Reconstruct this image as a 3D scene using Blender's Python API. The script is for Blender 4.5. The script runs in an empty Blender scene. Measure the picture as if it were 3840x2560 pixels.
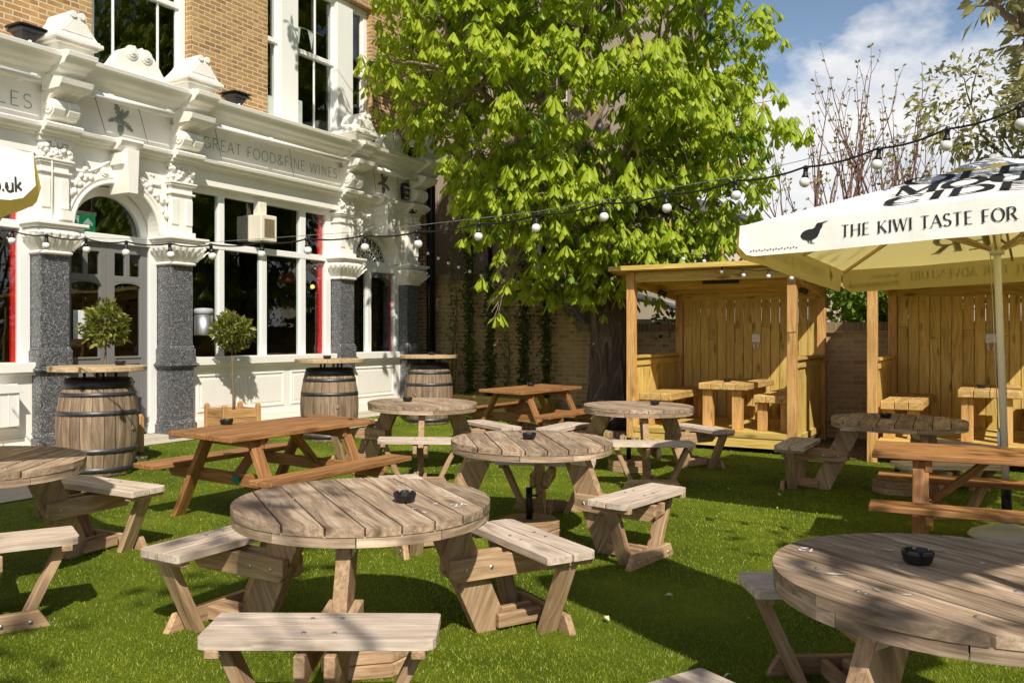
import bpy, math, random
import numpy as np
from mathutils import Vector, Matrix, Quaternion
random.seed(11)
R = math.radians
SC = bpy.context.scene
COL = SC.collection

# ---------------------------------------------------------------- site frame
# u runs along the pub front (away from the camera), w stands off it into the yard
DU = Vector((0.5, 0.8660254, 0)); DW = Vector((0.8660254, -0.5, 0)); ORG = Vector((-4.20, 11.21, 0))
def site(u, w, z=0.0): return ORG + DU * u + DW * w + Vector((0, 0, z))
def w_of(x, y): return DW.x * (x - ORG.x) + DW.y * (y - ORG.y)
def gz(x, y): return -.23 * (1 - math.exp(-max(w_of(x, y), 0) / 3.6))
def ground_quat(x, y, rz):
    e = .3
    nx = -(gz(x + e, y) - gz(x - e, y)) / (2 * e); ny = -(gz(x, y + e) - gz(x, y - e)) / (2 * e)
    q = Vector((0, 0, 1)).rotation_difference(Vector((nx, ny, 1)).normalized())
    return q @ Quaternion((0, 0, 1), rz)

# ---------------------------------------------------------------- mesh builder
class MB:
    def __init__(s): s.v = []; s.f = []; s.mi = []; s.gc = []; s.rn = []; s.sm = []
    def add(s, vs, fs, gcs=None, mat=0, smooth=False, xf=None, rnd=None):
        b = len(s.v); rnd = random.random() if rnd is None else rnd
        if gcs is None: gcs = [tuple(v) for v in vs]
        s.v += [tuple(xf @ Vector(v)) if xf is not None else tuple(v) for v in vs]
        for i, f in enumerate(fs):
            s.f.append([b + k for k in f]); s.mi.append(mat); s.rn.append(rnd); s.sm.append(smooth)
            if gcs and isinstance(gcs[0], list): s.gc += gcs[i]
            else: s.gc += [gcs[k] for k in f]
    def box(s, c, d, rot=None, mat=0, mode='wood', xf=None):
        hx, hy, hz = d[0] / 2, d[1] / 2, d[2] / 2
        lv = [(x, y, z) for z in (-hz, hz) for y in (-hy, hy) for x in (-hx, hx)]
        fs = [(0, 2, 3, 1), (4, 5, 7, 6), (0, 1, 5, 4), (2, 6, 7, 3), (0, 4, 6, 2), (1, 3, 7, 5)]
        M = Matrix.Translation(Vector(c)) @ (rot.to_4x4() if rot is not None else Matrix.Identity(4))
        if xf is not None: M = xf @ M
        vs = [M @ Vector(p) for p in lv]
        if mode == 'wood':
            o = sorted(range(3), key=lambda k: -d[k]); off = (random.uniform(0, 20), random.uniform(0, 20), random.uniform(0, 20))
            g = [(p[o[0]] + off[0], p[o[1]] + off[1], p[o[2]] + off[2]) for p in lv]
            s.add(vs, fs, g, mat)
        else:
            ax = [(0, 1), (0, 1), (0, 2), (0, 2), (1, 2), (1, 2)]
            g = [[(vs[k][a], vs[k][b], 0) for k in f] for f, (a, b) in zip(fs, ax)]
            s.add(vs, fs, g, mat)
    def bx(s, x0, x1, y0, y1, z0, z1, mat=0, mode='wood', xf=None):
        s.box(((x0 + x1) / 2, (y0 + y1) / 2, (z0 + z1) / 2), (abs(x1 - x0), abs(y1 - y0), abs(z1 - z0)), None, mat, mode, xf)
    def beam(s, p0, p1, wd, ht, up=(0, 0, 1), mat=0, xf=None):
        p0 = Vector(p0); p1 = Vector(p1); x = (p1 - p0); L = x.length; x.normalize()
        y = Vector(up).cross(x); 
        if y.length < 1e-4: y = Vector((0, 1, 0)).cross(x)
        y.normalize(); z = x.cross(y)
        s.box((p0 + p1) / 2, (L, wd, ht), Matrix((x, y, z)).transposed(), mat, 'wood', xf)
    def tube(s, path, r, n=8, mat=0, smooth=True, cap=True, xf=None):
        P = [Vector(p) for p in path]; m = len(P); rr = r if isinstance(r, (list, tuple)) else [r] * m
        vs = []; gc = []; prev = None; L = 0; o = random.uniform(0, 9)
        for i, p in enumerate(P):
            t = (P[min(i + 1, m - 1)] - P[max(i - 1, 0)]).normalized()
            a = prev if prev is not None else (Vector((0, 0, 1)) if abs(t.z) < .9 else Vector((1, 0, 0)))
            a = a - t * a.dot(t); a.normalize(); prev = a; b = t.cross(a)
            if i: L += (P[i] - P[i - 1]).length
            for k in range(n):
                th = 2 * math.pi * k / n
                vs.append(p + (a * math.cos(th) + b * math.sin(th)) * rr[i]); gc.append((L + o, th * rr[i], o))
        fs = [(i * n + k, i * n + (k + 1) % n, (i + 1) * n + (k + 1) % n, (i + 1) * n + k) for i in range(m - 1) for k in range(n)]
        if cap: fs += [tuple(range(n - 1, -1, -1)), tuple((m - 1) * n + k for k in range(n))]
        s.add(vs, fs, gc, mat, smooth, xf)
    def lathe(s, prof, n=24, c=(0, 0, 0), mat=0, smooth=True, xf=None, cap=True, sq=0):
        vs = []; gc = []
        for (r, z) in prof:
            for k in range(n):
                th = 2 * math.pi * k / n
                q = r
                if sq: q = r / ((abs(math.cos(th)) ** sq + abs(math.sin(th)) ** sq) ** (1 / sq))
                vs.append((c[0] + q * math.cos(th), c[1] + q * math.sin(th), c[2] + z)); gc.append((z, th * .35, r))
        m = len(prof)
        fs = [(i * n + k, i * n + (k + 1) % n, (i + 1) * n + (k + 1) % n, (i + 1) * n + k) for i in range(m - 1) for k in range(n)]
        g = [[gc[q] for q in f] for f in fs]
        for i, f in enumerate(fs):
            if i % n == n - 1:
                g[i][1] = (g[i][1][0], 2 * math.pi * .35, g[i][1][2]); g[i][2] = (g[i][2][0], 2 * math.pi * .35, g[i][2][2])
        if cap:
            for f in (tuple(range(n - 1, -1, -1)), tuple((m - 1) * n + k for k in range(n))):
                fs.append(f); g.append([(vs[q][0], vs[q][1], 0) for q in f])
        s.add(vs, fs, g, mat, smooth, xf)
    def prism(s, poly, h0, h1, fn, mat=0, smooth=False, rnd=None):
        """extrude polygon (a,b) from h0 to h1; fn(a,b,h)->xyz"""
        n = len(poly); o = (random.uniform(0, 20), random.uniform(0, 20), random.uniform(0, 20))
        vs = [fn(a, b, h0) for a, b in poly] + [fn(a, b, h1) for a, b in poly]
        gc = [(a + o[0], b + o[1], h0 + o[2]) for a, b in poly] + [(a + o[0], b + o[1], h1 + o[2]) for a, b in poly]
        fs = [tuple(range(n - 1, -1, -1)), tuple(range(n, 2 * n))] + [(i, (i + 1) % n, n + (i + 1) % n, n + i) for i in range(n)]
        s.add(vs, fs, gc, mat, smooth, None, rnd)
    def sphere(s, c, r, n=10, m=6, mat=0, sc=(1, 1, 1), xf=None):
        vs = [(c[0], c[1], c[2] - r * sc[2])]
        for i in range(1, m):
            ph = -math.pi / 2 + math.pi * i / m
            for k in range(n):
                th = 2 * math.pi * k / n
                vs.append((c[0] + r * sc[0] * math.cos(ph) * math.cos(th), c[1] + r * sc[1] * math.cos(ph) * math.sin(th), c[2] + r * sc[2] * math.sin(ph)))
        vs.append((c[0], c[1], c[2] + r * sc[2])); t = len(vs) - 1
        fs = [(0, 1 + (k + 1) % n, 1 + k) for k in range(n)]
        for i in range(m - 2):
            fs += [(1 + i * n + k, 1 + i * n + (k + 1) % n, 1 + (i + 1) * n + (k + 1) % n, 1 + (i + 1) * n + k) for k in range(n)]
        fs += [(1 + (m - 2) * n + k, 1 + (m - 2) * n + (k + 1) % n, t) for k in range(n)]
        s.add(vs, fs, None, mat, True, xf)
    def build(s, name, mats, parent=None, bevel=0, **tags):
        me = bpy.data.meshes.new(name)
        me.from_pydata(s.v, [], s.f)
        for m in (mats if isinstance(mats, (list, tuple)) else [mats]): me.materials.append(m)
        me.polygons.foreach_set('material_index', s.mi); me.polygons.foreach_set('use_smooth', s.sm)
        at = me.attributes.new('gc', 'FLOAT_VECTOR', 'CORNER')
        at.data.foreach_set('vector', np.array(s.gc, dtype=np.float32).ravel())
        ar = me.attributes.new('rnd', 'FLOAT', 'FACE'); ar.data.foreach_set('value', np.array(s.rn, dtype=np.float32))
        me.update()
        o = bpy.data.objects.new(name, me); COL.objects.link(o)
        if parent is not None: o.parent = parent
        if bevel:
            b = o.modifiers.new('bevel', 'BEVEL'); b.width = bevel; b.segments = 1; b.limit_method = 'ANGLE'; b.angle_limit = R(40)
        for k, v in tags.items(): o[k] = v
        return o

def np_mesh(name, verts, faces, mats, parent=None, attrs=None, smooth=False, **tags):
    """big quad/tri soups from numpy arrays: verts (N,3), faces (M,k)"""
    me = bpy.data.meshes.new(name); nv = len(verts); nf, k = faces.shape
    me.vertices.add(nv); me.vertices.foreach_set('co', verts.astype(np.float32).ravel())
    me.loops.add(nf * k); me.loops.foreach_set('vertex_index', faces.astype(np.int32).ravel())
    me.polygons.add(nf); me.polygons.foreach_set('loop_start', np.arange(0, nf * k, k, dtype=np.int32))
    me.polygons.foreach_set('loop_total', np.full(nf, k, dtype=np.int32))
    for m in (mats if isinstance(mats, (list, tuple)) else [mats]): me.materials.append(m)
    if smooth: me.polygons.foreach_set('use_smooth', np.ones(nf, dtype=bool))
    for an, arr in (attrs or {}).items():
        a = me.attributes.new(an, 'FLOAT', 'FACE'); a.data.foreach_set('value', arr.astype(np.float32))
    me.update(calc_edges=True)
    o = bpy.data.objects.new(name, me); COL.objects.link(o)
    if parent is not None: o.parent = parent
    for kk, v in tags.items(): o[kk] = v
    return o

def thing(name, label, cat, loc=(0, 0, 0), rz=0.0, group=None, quat=None):
    o = bpy.data.objects.new(name, None); COL.objects.link(o); o.empty_display_size = .2
    o.location = loc
    if quat is not None: o.rotation_mode = 'QUATERNION'; o.rotation_quaternion = quat
    else: o.rotation_euler = (0, 0, rz)
    o['label'] = label; o['category'] = cat
    if group: o['group'] = group
    return o
def tag(o, label, cat, group=None):
    o['label'] = label; o['category'] = cat
    if group: o['group'] = group
    return o
def dup(root, loc=None, rz=None, label=None, quat=None):
    r = root.copy(); COL.objects.link(r)
    if loc is not None: r.location = loc
    if quat is not None: r.rotation_mode = 'QUATERNION'; r.rotation_quaternion = quat
    elif rz is not None: r.rotation_euler = (0, 0, rz)
    if label: r['label'] = label
    def rec(a, b):
        for ch in list(a.children):
            c = ch.copy(); COL.objects.link(c); c.parent = b; rec(ch, c)
    rec(root, r)
    return r

# ---------------------------------------------------------------- materials
def new_mat(name):
    m = bpy.data.materials.new(name); m.use_nodes = True; nt = m.node_tree; nt.nodes.clear()
    out = nt.nodes.new('ShaderNodeOutputMaterial'); bs = nt.nodes.new('ShaderNodeBsdfPrincipled')
    nt.links.new(bs.outputs[0], out.inputs[0])
    return m, nt, bs, out
def nd(nt, typ, ins=None, **at):
    n = nt.nodes.new(typ)
    for k, v in at.items(): setattr(n, k, v)
    for k, v in (ins or {}).items(): put(nt, n, k, v)
    return n
def put(nt, n, k, v):
    s = n.inputs[k]
    if isinstance(v, bpy.types.NodeSocket): nt.links.new(v, s)
    else: s.default_value = v
def c4(c): return (c[0], c[1], c[2], 1)
def ramp(nt, fac, stops):
    r = nt.nodes.new('ShaderNodeValToRGB'); nt.links.new(fac, r.inputs[0]); e = r.color_ramp.elements
    while len(e) < len(stops): e.new(.5)
    for i, (p, c) in enumerate(stops): e[i].position = p; e[i].color = c4(c) if not isinstance(c, (int, float)) else (c, c, c, 1)
    return r.outputs[0]
def mix(nt, fac, a, b, mode='MIX'):
    n = nt.nodes.new('ShaderNodeMix'); n.data_type = 'RGBA'; n.blend_type = mode
    for i, v in ((0, fac), (6, a), (7, b)):
        if isinstance(v, bpy.types.NodeSocket): nt.links.new(v, n.inputs[i])
        else: n.inputs[i].default_value = v if i == 0 else c4(v)
    return n.outputs[2]
def attr(nt, name): return nd(nt, 'ShaderNodeAttribute', attribute_name=name)
def mapped(nt, vec, sc, loc=(0, 0, 0)): return nd(nt, 'ShaderNodeMapping', {'Vector': vec, 'Scale': sc, 'Location': loc}).outputs[0]
def noise(nt, vec, scale, detail=4, rough=.55, dist=0): return nd(nt, 'ShaderNodeTexNoise', {'Vector': vec, 'Scale': scale, 'Detail': detail, 'Roughness': rough, 'Distortion': dist}).outputs[0]
def math_n(nt, op, a, b=0.0, c=0.0):
    n = nt.nodes.new('ShaderNodeMath'); n.operation = op
    for i, v in enumerate((a, b, c)):
        if isinstance(v, bpy.types.NodeSocket): nt.links.new(v, n.inputs[i])
        else: n.inputs[i].default_value = v
    return n.outputs[0]
def bump(nt, bs, h, strength=.3, dist=.01):
    b = nd(nt, 'ShaderNodeBump', {'Height': h, 'Strength': strength, 'Distance': dist}); nt.links.new(b.outputs[0], bs.inputs['Normal'])

def wood(name, dark, mid, light, rough=.75, knots=.0, stain=.35, var=.3, grain=1.0, bmp=.35, stain_col=None):
    m, nt, bs, out = new_mat(name); g = attr(nt, 'gc').outputs['Vector']; rn = attr(nt, 'rnd').outputs['Fac']
    warp = noise(nt, mapped(nt, g, (1.0, 3, 3)), 1.2, 2)
    gv = nd(nt, 'ShaderNodeVectorMath', {0: mapped(nt, g, (1.6 * grain, 26 * grain, 26 * grain)), 1: nd(nt, 'ShaderNodeCombineXYZ', {'Y': math_n(nt, 'MULTIPLY', warp, 5.0)}).outputs[0]}, operation='ADD').outputs[0]
    gr = noise(nt, gv, 1.6, 5, .62)
    fine = noise(nt, mapped(nt, g, (6, 160, 160)), 1.0, 3, .6)
    f = math_n(nt, 'ADD', math_n(nt, 'MULTIPLY', gr, .8), math_n(nt, 'MULTIPLY', fine, .22))
    col = ramp(nt, f, [(.33, dark), (.5, mid), (.66, light)])
    obj = nd(nt, 'ShaderNodeTexCoord').outputs['Object']
    st = noise(nt, mapped(nt, g, (1.0, 2.2, 2.2)), 2.3, 5, .65)
    sm = ramp(nt, st, [(.42, 0.0), (.66, 1.0)])
    col = mix(nt, math_n(nt, 'MULTIPLY', sm, stain), col, stain_col or tuple(x * .55 for x in dark))
    v = math_n(nt, 'MULTIPLY_ADD', rn, var * 2, 1 - var)
    col = mix(nt, 1.0, col, nd(nt, 'ShaderNodeCombineColor', {0: v, 1: v, 2: v}).outputs[0], 'MULTIPLY')
    if knots:
        vo = nd(nt, 'ShaderNodeTexVoronoi', {'Vector': mapped(nt, g, (2.2, 7, 7)), 'Scale': 1.0, 'Randomness': 1.0})
        k = ramp(nt, vo.outputs['Distance'], [(.06, 1.0), (.16, .55), (.22, 0.0)])
        col = mix(nt, math_n(nt, 'MULTIPLY', k, knots), col, tuple(x * .4 for x in dark))
    put(nt, bs, 'Base Color', col); put(nt, bs, 'Roughness', rough); put(nt, bs, 'Specular IOR Level', .3)
    bump(nt, bs, f, bmp, .004)
    return m

def paint(name, c, rough=.5, grime=.12, sp=.4, bmp=.05, grime_col=(.35, .31, .24), streak=True):
    m, nt, bs, out = new_mat(name); o = nd(nt, 'ShaderNodeTexCoord').outputs['Object']
    n1 = noise(nt, mapped(nt, o, (3, 3, .9) if streak else (3, 3, 3)), 1.5, 5, .65)
    col = mix(nt, math_n(nt, 'MULTIPLY', ramp(nt, n1, [(.45, 0.0), (.75, 1.0)]), grime), c, grime_col)
    put(nt, bs, 'Base Color', col); put(nt, bs, 'Roughness', rough); put(nt, bs, 'Specular IOR Level', sp)
    if bmp: bump(nt, bs, noise(nt, o, 40, 3), bmp, .01)
    return m
def plain(name, c, rough=.5, metal=0.0, sp=.5, emit=None, es=0.0):
    m, nt, bs, out = new_mat(name); o = nd(nt, 'ShaderNodeTexCoord').outputs['Object']
    n1 = noise(nt, o, 14, 3)
    put(nt, bs, 'Base Color', mix(nt, ramp(nt, n1, [(.3, 0.0), (.7, 1.0)]), tuple(x * .8 for x in c), tuple(min(1, x * 1.1) for x in c)))
    put(nt, bs, 'Roughness', rough); put(nt, bs, 'Metallic', metal); put(nt, bs, 'Specular IOR Level', sp)
    if emit: put(nt, bs, 'Emission Color', c4(emit)); put(nt, bs, 'Emission Strength', es)
    return m
def brick(name, c1, c2, mortar, bw=.225, rh=.075, ms=.011, vary=.5, dark=(.10, .06, .03)):
    m, nt, bs, out = new_mat(name); g = attr(nt, 'gc').outputs['Vector']
    wob = nd(nt, 'ShaderNodeVectorMath', {0: g, 1: nd(nt, 'ShaderNodeVectorMath', {0: nd(nt, 'ShaderNodeTexNoise', {'Vector': g, 'Scale': 9.0, 'Detail': 2.0}).outputs['Color'], 1: (.012, .012, 0)}, operation='MULTIPLY').outputs[0]}, operation='ADD').outputs[0]
    b = nd(nt, 'ShaderNodeTexBrick', {'Vector': wob, 'Color1': c4(c1), 'Color2': c4(c2), 'Mortar': c4(mortar), 'Scale': 1.0, 'Mortar Size': ms, 'Mortar Smooth': .25, 'Bias': 0.0, 'Brick Width': bw, 'Row Height': rh}, offset=.5)
    fac = b.outputs['Fac']
    # second, coarser id noise per brick by snapping coords
    sx = nd(nt, 'ShaderNodeVectorMath', {0: g, 1: (bw / 2, rh, 1)}, operation='SNAP').outputs[0]
    wn = nd(nt, 'ShaderNodeTexWhiteNoise', {'Vector': sx}, noise_dimensions='3D').outputs[0]
    n2 = noise(nt, g, 26, 4, .7); n3 = noise(nt, g, 1.1, 4)
    colv = mix(nt, math_n(nt, 'MULTIPLY', ramp(nt, wn, [(.5, 0.0), (1.0, 1.0)]), vary), b.outputs['Color'], dark)
    colv = mix(nt, math_n(nt, 'MULTIPLY', ramp(nt, n2, [(.4, 0.0), (.7, 1.0)]), .35), colv, tuple(x * .45 for x in c1))
    colv = mix(nt, math_n(nt, 'MULTIPLY', ramp(nt, n3, [(.4, 0.0), (.7, 1.0)]), .35), colv, tuple(x * .6 for x in c2))
    col = mix(nt, fac, colv, mortar)
    put(nt, bs, 'Base Color', col); put(nt, bs, 'Roughness', .9); put(nt, bs, 'Specular IOR Level', .2)
    h = math_n(nt, 'ADD', math_n(nt, 'MULTIPLY', math_n(nt, 'SUBTRACT', 1.0, fac), .8), math_n(nt, 'MULTIPLY', n2, .5))
    bump(nt, bs, h, .8, .012)
    return m
def leaf_mat(name, c1, c2, trans=.45, tc=None, rough=.45, sp=.35):
    m, nt, bs, out = new_mat(name); rn = attr(nt, 'rnd').outputs['Fac']
    col = mix(nt, rn, c1, c2)
    put(nt, bs, 'Base Color', col); put(nt, bs, 'Roughness', rough); put(nt, bs, 'Specular IOR Level', sp)
    tr = nd(nt, 'ShaderNodeBsdfTranslucent', {'Color': mix(nt, .6, col, tc or tuple(min(1, x * 1.6) for x in c2))})
    mx = nd(nt, 'ShaderNodeMixShader', {0: trans, 1: bs.outputs[0], 2: tr.outputs[0]}); nt.links.new(mx.outputs[0], out.inputs[0])
    return m
def granite(name):
    m, nt, bs, out = new_mat(name); o = nd(nt, 'ShaderNodeTexCoord').outputs['Object']
    v = nd(nt, 'ShaderNodeTexVoronoi', {'Vector': o, 'Scale': 95.0}).outputs['Color']
    s = nd(nt, 'ShaderNodeSeparateColor', {0: v}).outputs[0]
    n1 = noise(nt, o, 60, 5, .7)
    col = ramp(nt, math_n(nt, 'ADD', math_n(nt, 'MULTIPLY', s, .6), math_n(nt, 'MULTIPLY', n1, .5)), [(.2, (.03, .031, .034)), (.48, (.085, .086, .092)), (.72, (.17, .172, .18)), (.86, (.38, .38, .40)), (.93, (.62, .62, .64))])
    put(nt, bs, 'Base Color', col); put(nt, bs, 'Roughness', .32); put(nt, bs, 'Specular IOR Level', .55)
    bump(nt, bs, n1, .1, .004)
    return m
def glass(name, tint=(.92, .95, .94), ior=1.5):
    m, nt, bs, out = new_mat(name); nt.nodes.remove(bs)
    o = nd(nt, 'ShaderNodeTexCoord').outputs['Object']
    gl = nd(nt, 'ShaderNodeBsdfGlossy', {'Color': (1, 1, 1, 1), 'Roughness': .015}); tr = nd(nt, 'ShaderNodeBsdfTransparent', {'Color': c4(tint)})
    b = nd(nt, 'ShaderNodeBump', {'Height': noise(nt, o, 1.6, 2), 'Strength': .04, 'Distance': .05}); nt.links.new(b.outputs[0], gl.inputs['Normal'])
    fc = nd(nt, 'ShaderNodeLayerWeight', {'Blend': .5}).outputs['Facing']
    fr = math_n(nt, 'MULTIPLY_ADD', math_n(nt, 'POWER', fc, 4.0), .9, .045)
    mx = nd(nt, 'ShaderNodeMixShader', {0: fr, 1: tr.outputs[0], 2: gl.outputs[0]}); nt.links.new(mx.outputs[0], out.inputs[0])
    return m
def fabric(name, c, tc, trans):
    m, nt, bs, out = new_mat(name); o = nd(nt, 'ShaderNodeTexCoord').outputs['Object']
    n1 = noise(nt, o, 3.0, 4)
    put(nt, bs, 'Base Color', mix(nt, ramp(nt, n1, [(.4, 0.0), (.75, .35)]), c, tuple(x * .86 for x in c))); put(nt, bs, 'Roughness', .8); put(nt, bs, 'Specular IOR Level', .15)
    bump(nt, bs, noise(nt, o, 7, 3), .25, .02)
    tr = nd(nt, 'ShaderNodeBsdfTranslucent', {'Color': c4(tc)})
    mx = nd(nt, 'ShaderNodeMixShader', {0: trans, 1: bs.outputs[0], 2: tr.outputs[0]}); nt.links.new(mx.outputs[0], out.inputs[0])
    return m

M = {}
M['weather'] = wood('weathered_wood', (.19, .122, .078), (.42, .30, .20), (.65, .515, .385), .8, .65, .55, .22, stain_col=(.15, .105, .078))
M['weather_leg'] = wood('weathered_leg_wood', (.24, .14, .075), (.45, .295, .17), (.60, .43, .27), .8, .5, .25, .16)
M['bench'] = wood('pale_bench_wood', (.38, .285, .215), (.63, .51, .41), (.80, .69, .58), .8, .5, .25, .1)
M['pine'] = wood('stained_orange_wood', (.185, .08, .028), (.345, .162, .06), (.48, .25, .105), .6, .6, .2, .14)
M['booth'] = wood('new_treated_pine', (.42, .27, .06), (.65, .455, .125), (.78, .58, .20), .7, .75, .18, .13, grain=.7, stain_col=(.40, .29, .06))
M['booth_post'] = wood('new_pine_post', (.38, .19, .06), (.62, .35, .12), (.74, .47, .19), .7, .7, .2, .1, grain=.7)
M['oak'] = wood('aged_oak_stave', (.125, .08, .05), (.285, .198, .128), (.42, .32, .225), .75, .25, .45, .25, stain_col=(.11, .08, .055))
M['tabletop'] = wood('pale_sealed_top', (.38, .24, .12), (.56, .40, .23), (.66, .51, .33), .55, .4, .2, .12)
M['sleeper'] = wood('sleeper_wood', (.40, .23, .07), (.60, .38, .13), (.74, .53, .24), .7, .6, .2, .16, grain=.6)
M['planter'] = wood('planter_wood', (.33, .17, .06), (.52, .29, .11), (.64, .41, .19), .7, .5, .25, .12)
M['stock'] = brick('stock_brick', (.62, .375, .14), (.43, .225, .08), (.60, .50, .36), .19, .064, .010, .6, (.24, .12, .055))
M['wallbrick'] = brick('garden_wall_brick', (.66, .44, .18), (.52, .33, .13), (.60, .49, .32), .225, .075, .010, .5)
M['redbrick'] = brick('red_wall_brick', (.62, .42, .20), (.48, .31, .145), (.54, .45, .31), .225, .075, .010, .4)
M['coping'] = brick('brick_coping', (.34, .25, .15), (.24, .17, .10), (.36, .31, .24), .075, .24, .008, .4)
M['cream'] = paint('cream_paint', (.94, .91, .84), .42, .08)
M['white'] = paint('white_gloss', (.90, .895, .87), .35, .05)
M['offwhite'] = paint('off_white_fascia', (.92, .89, .83), .5, .06)
M['moulding'] = paint('cream_moulding', (.93, .90, .83), .42, .12, bmp=.3, grime_col=(.45, .40, .31))
M['greydoor'] = paint('grey_door_paint', (.21, .205, .20), .4, .1, grime_col=(.15, .15, .15))
M['granite'] = granite('granite')
M['glass'] = glass('window_glass')
M['black'] = plain('black_plastic', (.012, .012, .013), .38)
M['blackmetal'] = plain('black_metal', (.015, .015, .017), .4, .3)
M['hoop'] = plain('hoop_iron', (.10, .10, .11), .45, .7)
M['steel'] = plain('galvanised_steel', (.62, .63, .64), .35, .9)
M['chrome'] = plain('polished_steel', (.85, .85, .86), .08, 1.0)
M['bulb'] = plain('opal_bulb', (.86, .85, .84), .25)
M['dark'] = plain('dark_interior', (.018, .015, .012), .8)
M['floorin'] = plain('interior_boards', (.03, .018, .01), .6)
M['red'] = plain('red_paint', (.75, .010, .008), .4)
M['ltr'] = plain('grey_green_lettering', (.26, .29, .26), .6)
M['ltrdark'] = plain('dark_lettering', (.16, .15, .13), .6)
M['stone'] = paint('pale_stone', (.58, .52, .43), .85, .4, .2, .4, streak=False)
M['lead'] = paint('lead_sheet', (.42, .44, .46), .5, .3, .4, .1)
M['bark'] = wood('chestnut_bark', (.045, .032, .024), (.12, .09, .066), (.24, .19, .15), .95, .3, .35, .15, grain=.35, bmp=1.5)
M['limb'] = wood('pale_bark', (.16, .11, .075), (.29, .215, .15), (.40, .315, .24), .9, .2, .3, .15, grain=.5, bmp=.6)
M['twig'] = plain('twig_bark', (.20, .10, .075), .8)
M['stem'] = plain('stem_bark', (.22, .15, .09), .8)
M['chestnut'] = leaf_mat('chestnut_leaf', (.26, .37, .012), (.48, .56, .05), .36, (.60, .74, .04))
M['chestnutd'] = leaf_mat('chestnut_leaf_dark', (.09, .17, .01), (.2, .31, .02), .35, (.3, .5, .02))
M['bay'] = leaf_mat('bay_leaf', (.06, .085, .012), (.30, .30, .05), .2, None, .35, .5)
M['ivy'] = leaf_mat('ivy_leaf', (.025, .05, .008), (.11, .18, .025), .2, None, .35, .5)
M['sparse'] = leaf_mat('climber_leaf', (.10, .13, .02), (.24, .30, .05), .3)
M['shrub'] = leaf_mat('shrub_leaf', (.08, .16, .012), (.22, .34, .03), .35)
M['variegated'] = leaf_mat('variegated_leaf', (.12, .14, .03), (.50, .46, .20), .25)
M['shade'] = leaf_mat('shade_leaf', (.04, .07, .012), (.09, .15, .02), .25)
M['bud'] = leaf_mat('bud_leaf', (.22, .13, .04), (.36, .32, .06), .3)
M['candle'] = plain('flower_spike', (.42, .30, .06), .7)
M['canvas'] = fabric('white_canvas', (.86, .85, .80), (.70, .52, .10), .12)
M['canvas_in'] = fabric('yellow_canvas_lining', (.62, .47, .10), (.95, .72, .13), .55)
M['printed'] = plain('black_print', (.012, .011, .011), .7)
M['ghost'] = plain('show_through_print', (.36, .27, .06), .8)
M['cladding'] = paint('brown_render', (.40, .33, .25), .85, .35, .2, .3)
M['creamwall'] = paint('pink_cream_render', (.78, .66, .55), .85, .15, .2, .2)
M['slate'] = plain('slate_roof', (.16, .16, .17), .7)
M['exit'] = plain('exit_green', (.0, .28, .10), .4, 0, .5, (.0, .30, .11), .35)
M['exitw'] = plain('exit_white', (.8, .85, .82), .4, 0, .5, (.8, .85, .82), .3)
M['lampglow'] = plain('lamp_glow', (1, .6, .2), .4, 0, .5, (1, .5, .12), 3)
M['shadeorange'] = plain('orange_lampshade', (.22, .05, .02), .5, 0, .5, (.30, .06, .015), .03)
M['paper'] = plain('white_card', (.85, .86, .88), .6)
M['badge'] = plain('green_plate', (.0, .20, .12), .4)
M['petal'] = plain('pale_petal', (.75, .66, .45), .7)
M['fan'] = paint('cream_plastic', (.82, .77, .64), .4, .1)
M['fangrille'] = plain('brown_grille', (.30, .22, .14), .5)
M['polewhite'] = paint('white_pole', (.80, .79, .74), .3, .08)
M['scuff'] = plain('worn_paint_scuff', (.66, .61, .54), .7)
M['soil'] = plain('soil', (.05, .035, .02), .95)
# ---------------------------------------------------------------- camera, light, sky
cam = bpy.data.cameras.new('camera'); camo = bpy.data.objects.new('camera', cam); COL.objects.link(camo); SC.camera = camo
cam.sensor_width = 36; cam.lens = 30.0; cam.shift_y = -12 / 2352; cam.clip_start = .05; cam.clip_end = 800
camo.location = (0, 0, 1.31); camo.rotation_euler = (R(90), 0, 0)

SUN_EL = R(44); toward = Vector((.25, -.95, 0)).normalized() * math.cos(SUN_EL) + Vector((0, 0, math.sin(SUN_EL)))
sl = bpy.data.lights.new('sun', 'SUN'); sl.energy = 5.0; sl.angle = R(.53); sl.color = (1.0, .925, .80)
so = bpy.data.objects.new('sun', sl); COL.objects.link(so); so.rotation_euler = (-toward).to_track_quat('-Z', 'Y').to_euler()
wd = bpy.data.worlds.new('World'); SC.world = wd; wd.use_nodes = True; nt = wd.node_tree
bg = nt.nodes['Background']
sky = nt.nodes.new('ShaderNodeTexSky'); sky.sky_type = 'NISHITA'; sky.sun_disc = False
sky.sun_elevation = SUN_EL; sky.sun_rotation = math.atan2(.25, -.95); sky.air_density = 1.0; sky.dust_density = .6; sky.ozone_density = 1.4
tc = nt.nodes.new('ShaderNodeTexCoord').outputs['Generated']
sep = nt.nodes.new('ShaderNodeSeparateXYZ'); nt.links.new(tc, sep.inputs[0])
n1 = noise(nt, mapped(nt, tc, (1, 1, 1.7), (.35, .1, .0)), 4.2, 7, .58)
low = math_n(nt, 'MULTIPLY', math_n(nt, 'SUBTRACT', .30, sep.outputs['Z']), 1.45)     # more cloud near the horizon
cl = ramp(nt, math_n(nt, 'ADD', n1, low), [(.445, 0.0), (.56, .95)])
n2 = noise(nt, mapped(nt, tc, (1, 1, 2.2), (.2, .4, .05)), 7.0, 5, .6)
ccol = ramp(nt, n2, [(.35, (8.3, 8.6, 9.3)), (.62, (11.2, 11.0, 10.8))])
el_ = ramp(nt, sep.outputs['Z'], [(.06, 1.0), (.46, 0.0)])
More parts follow.
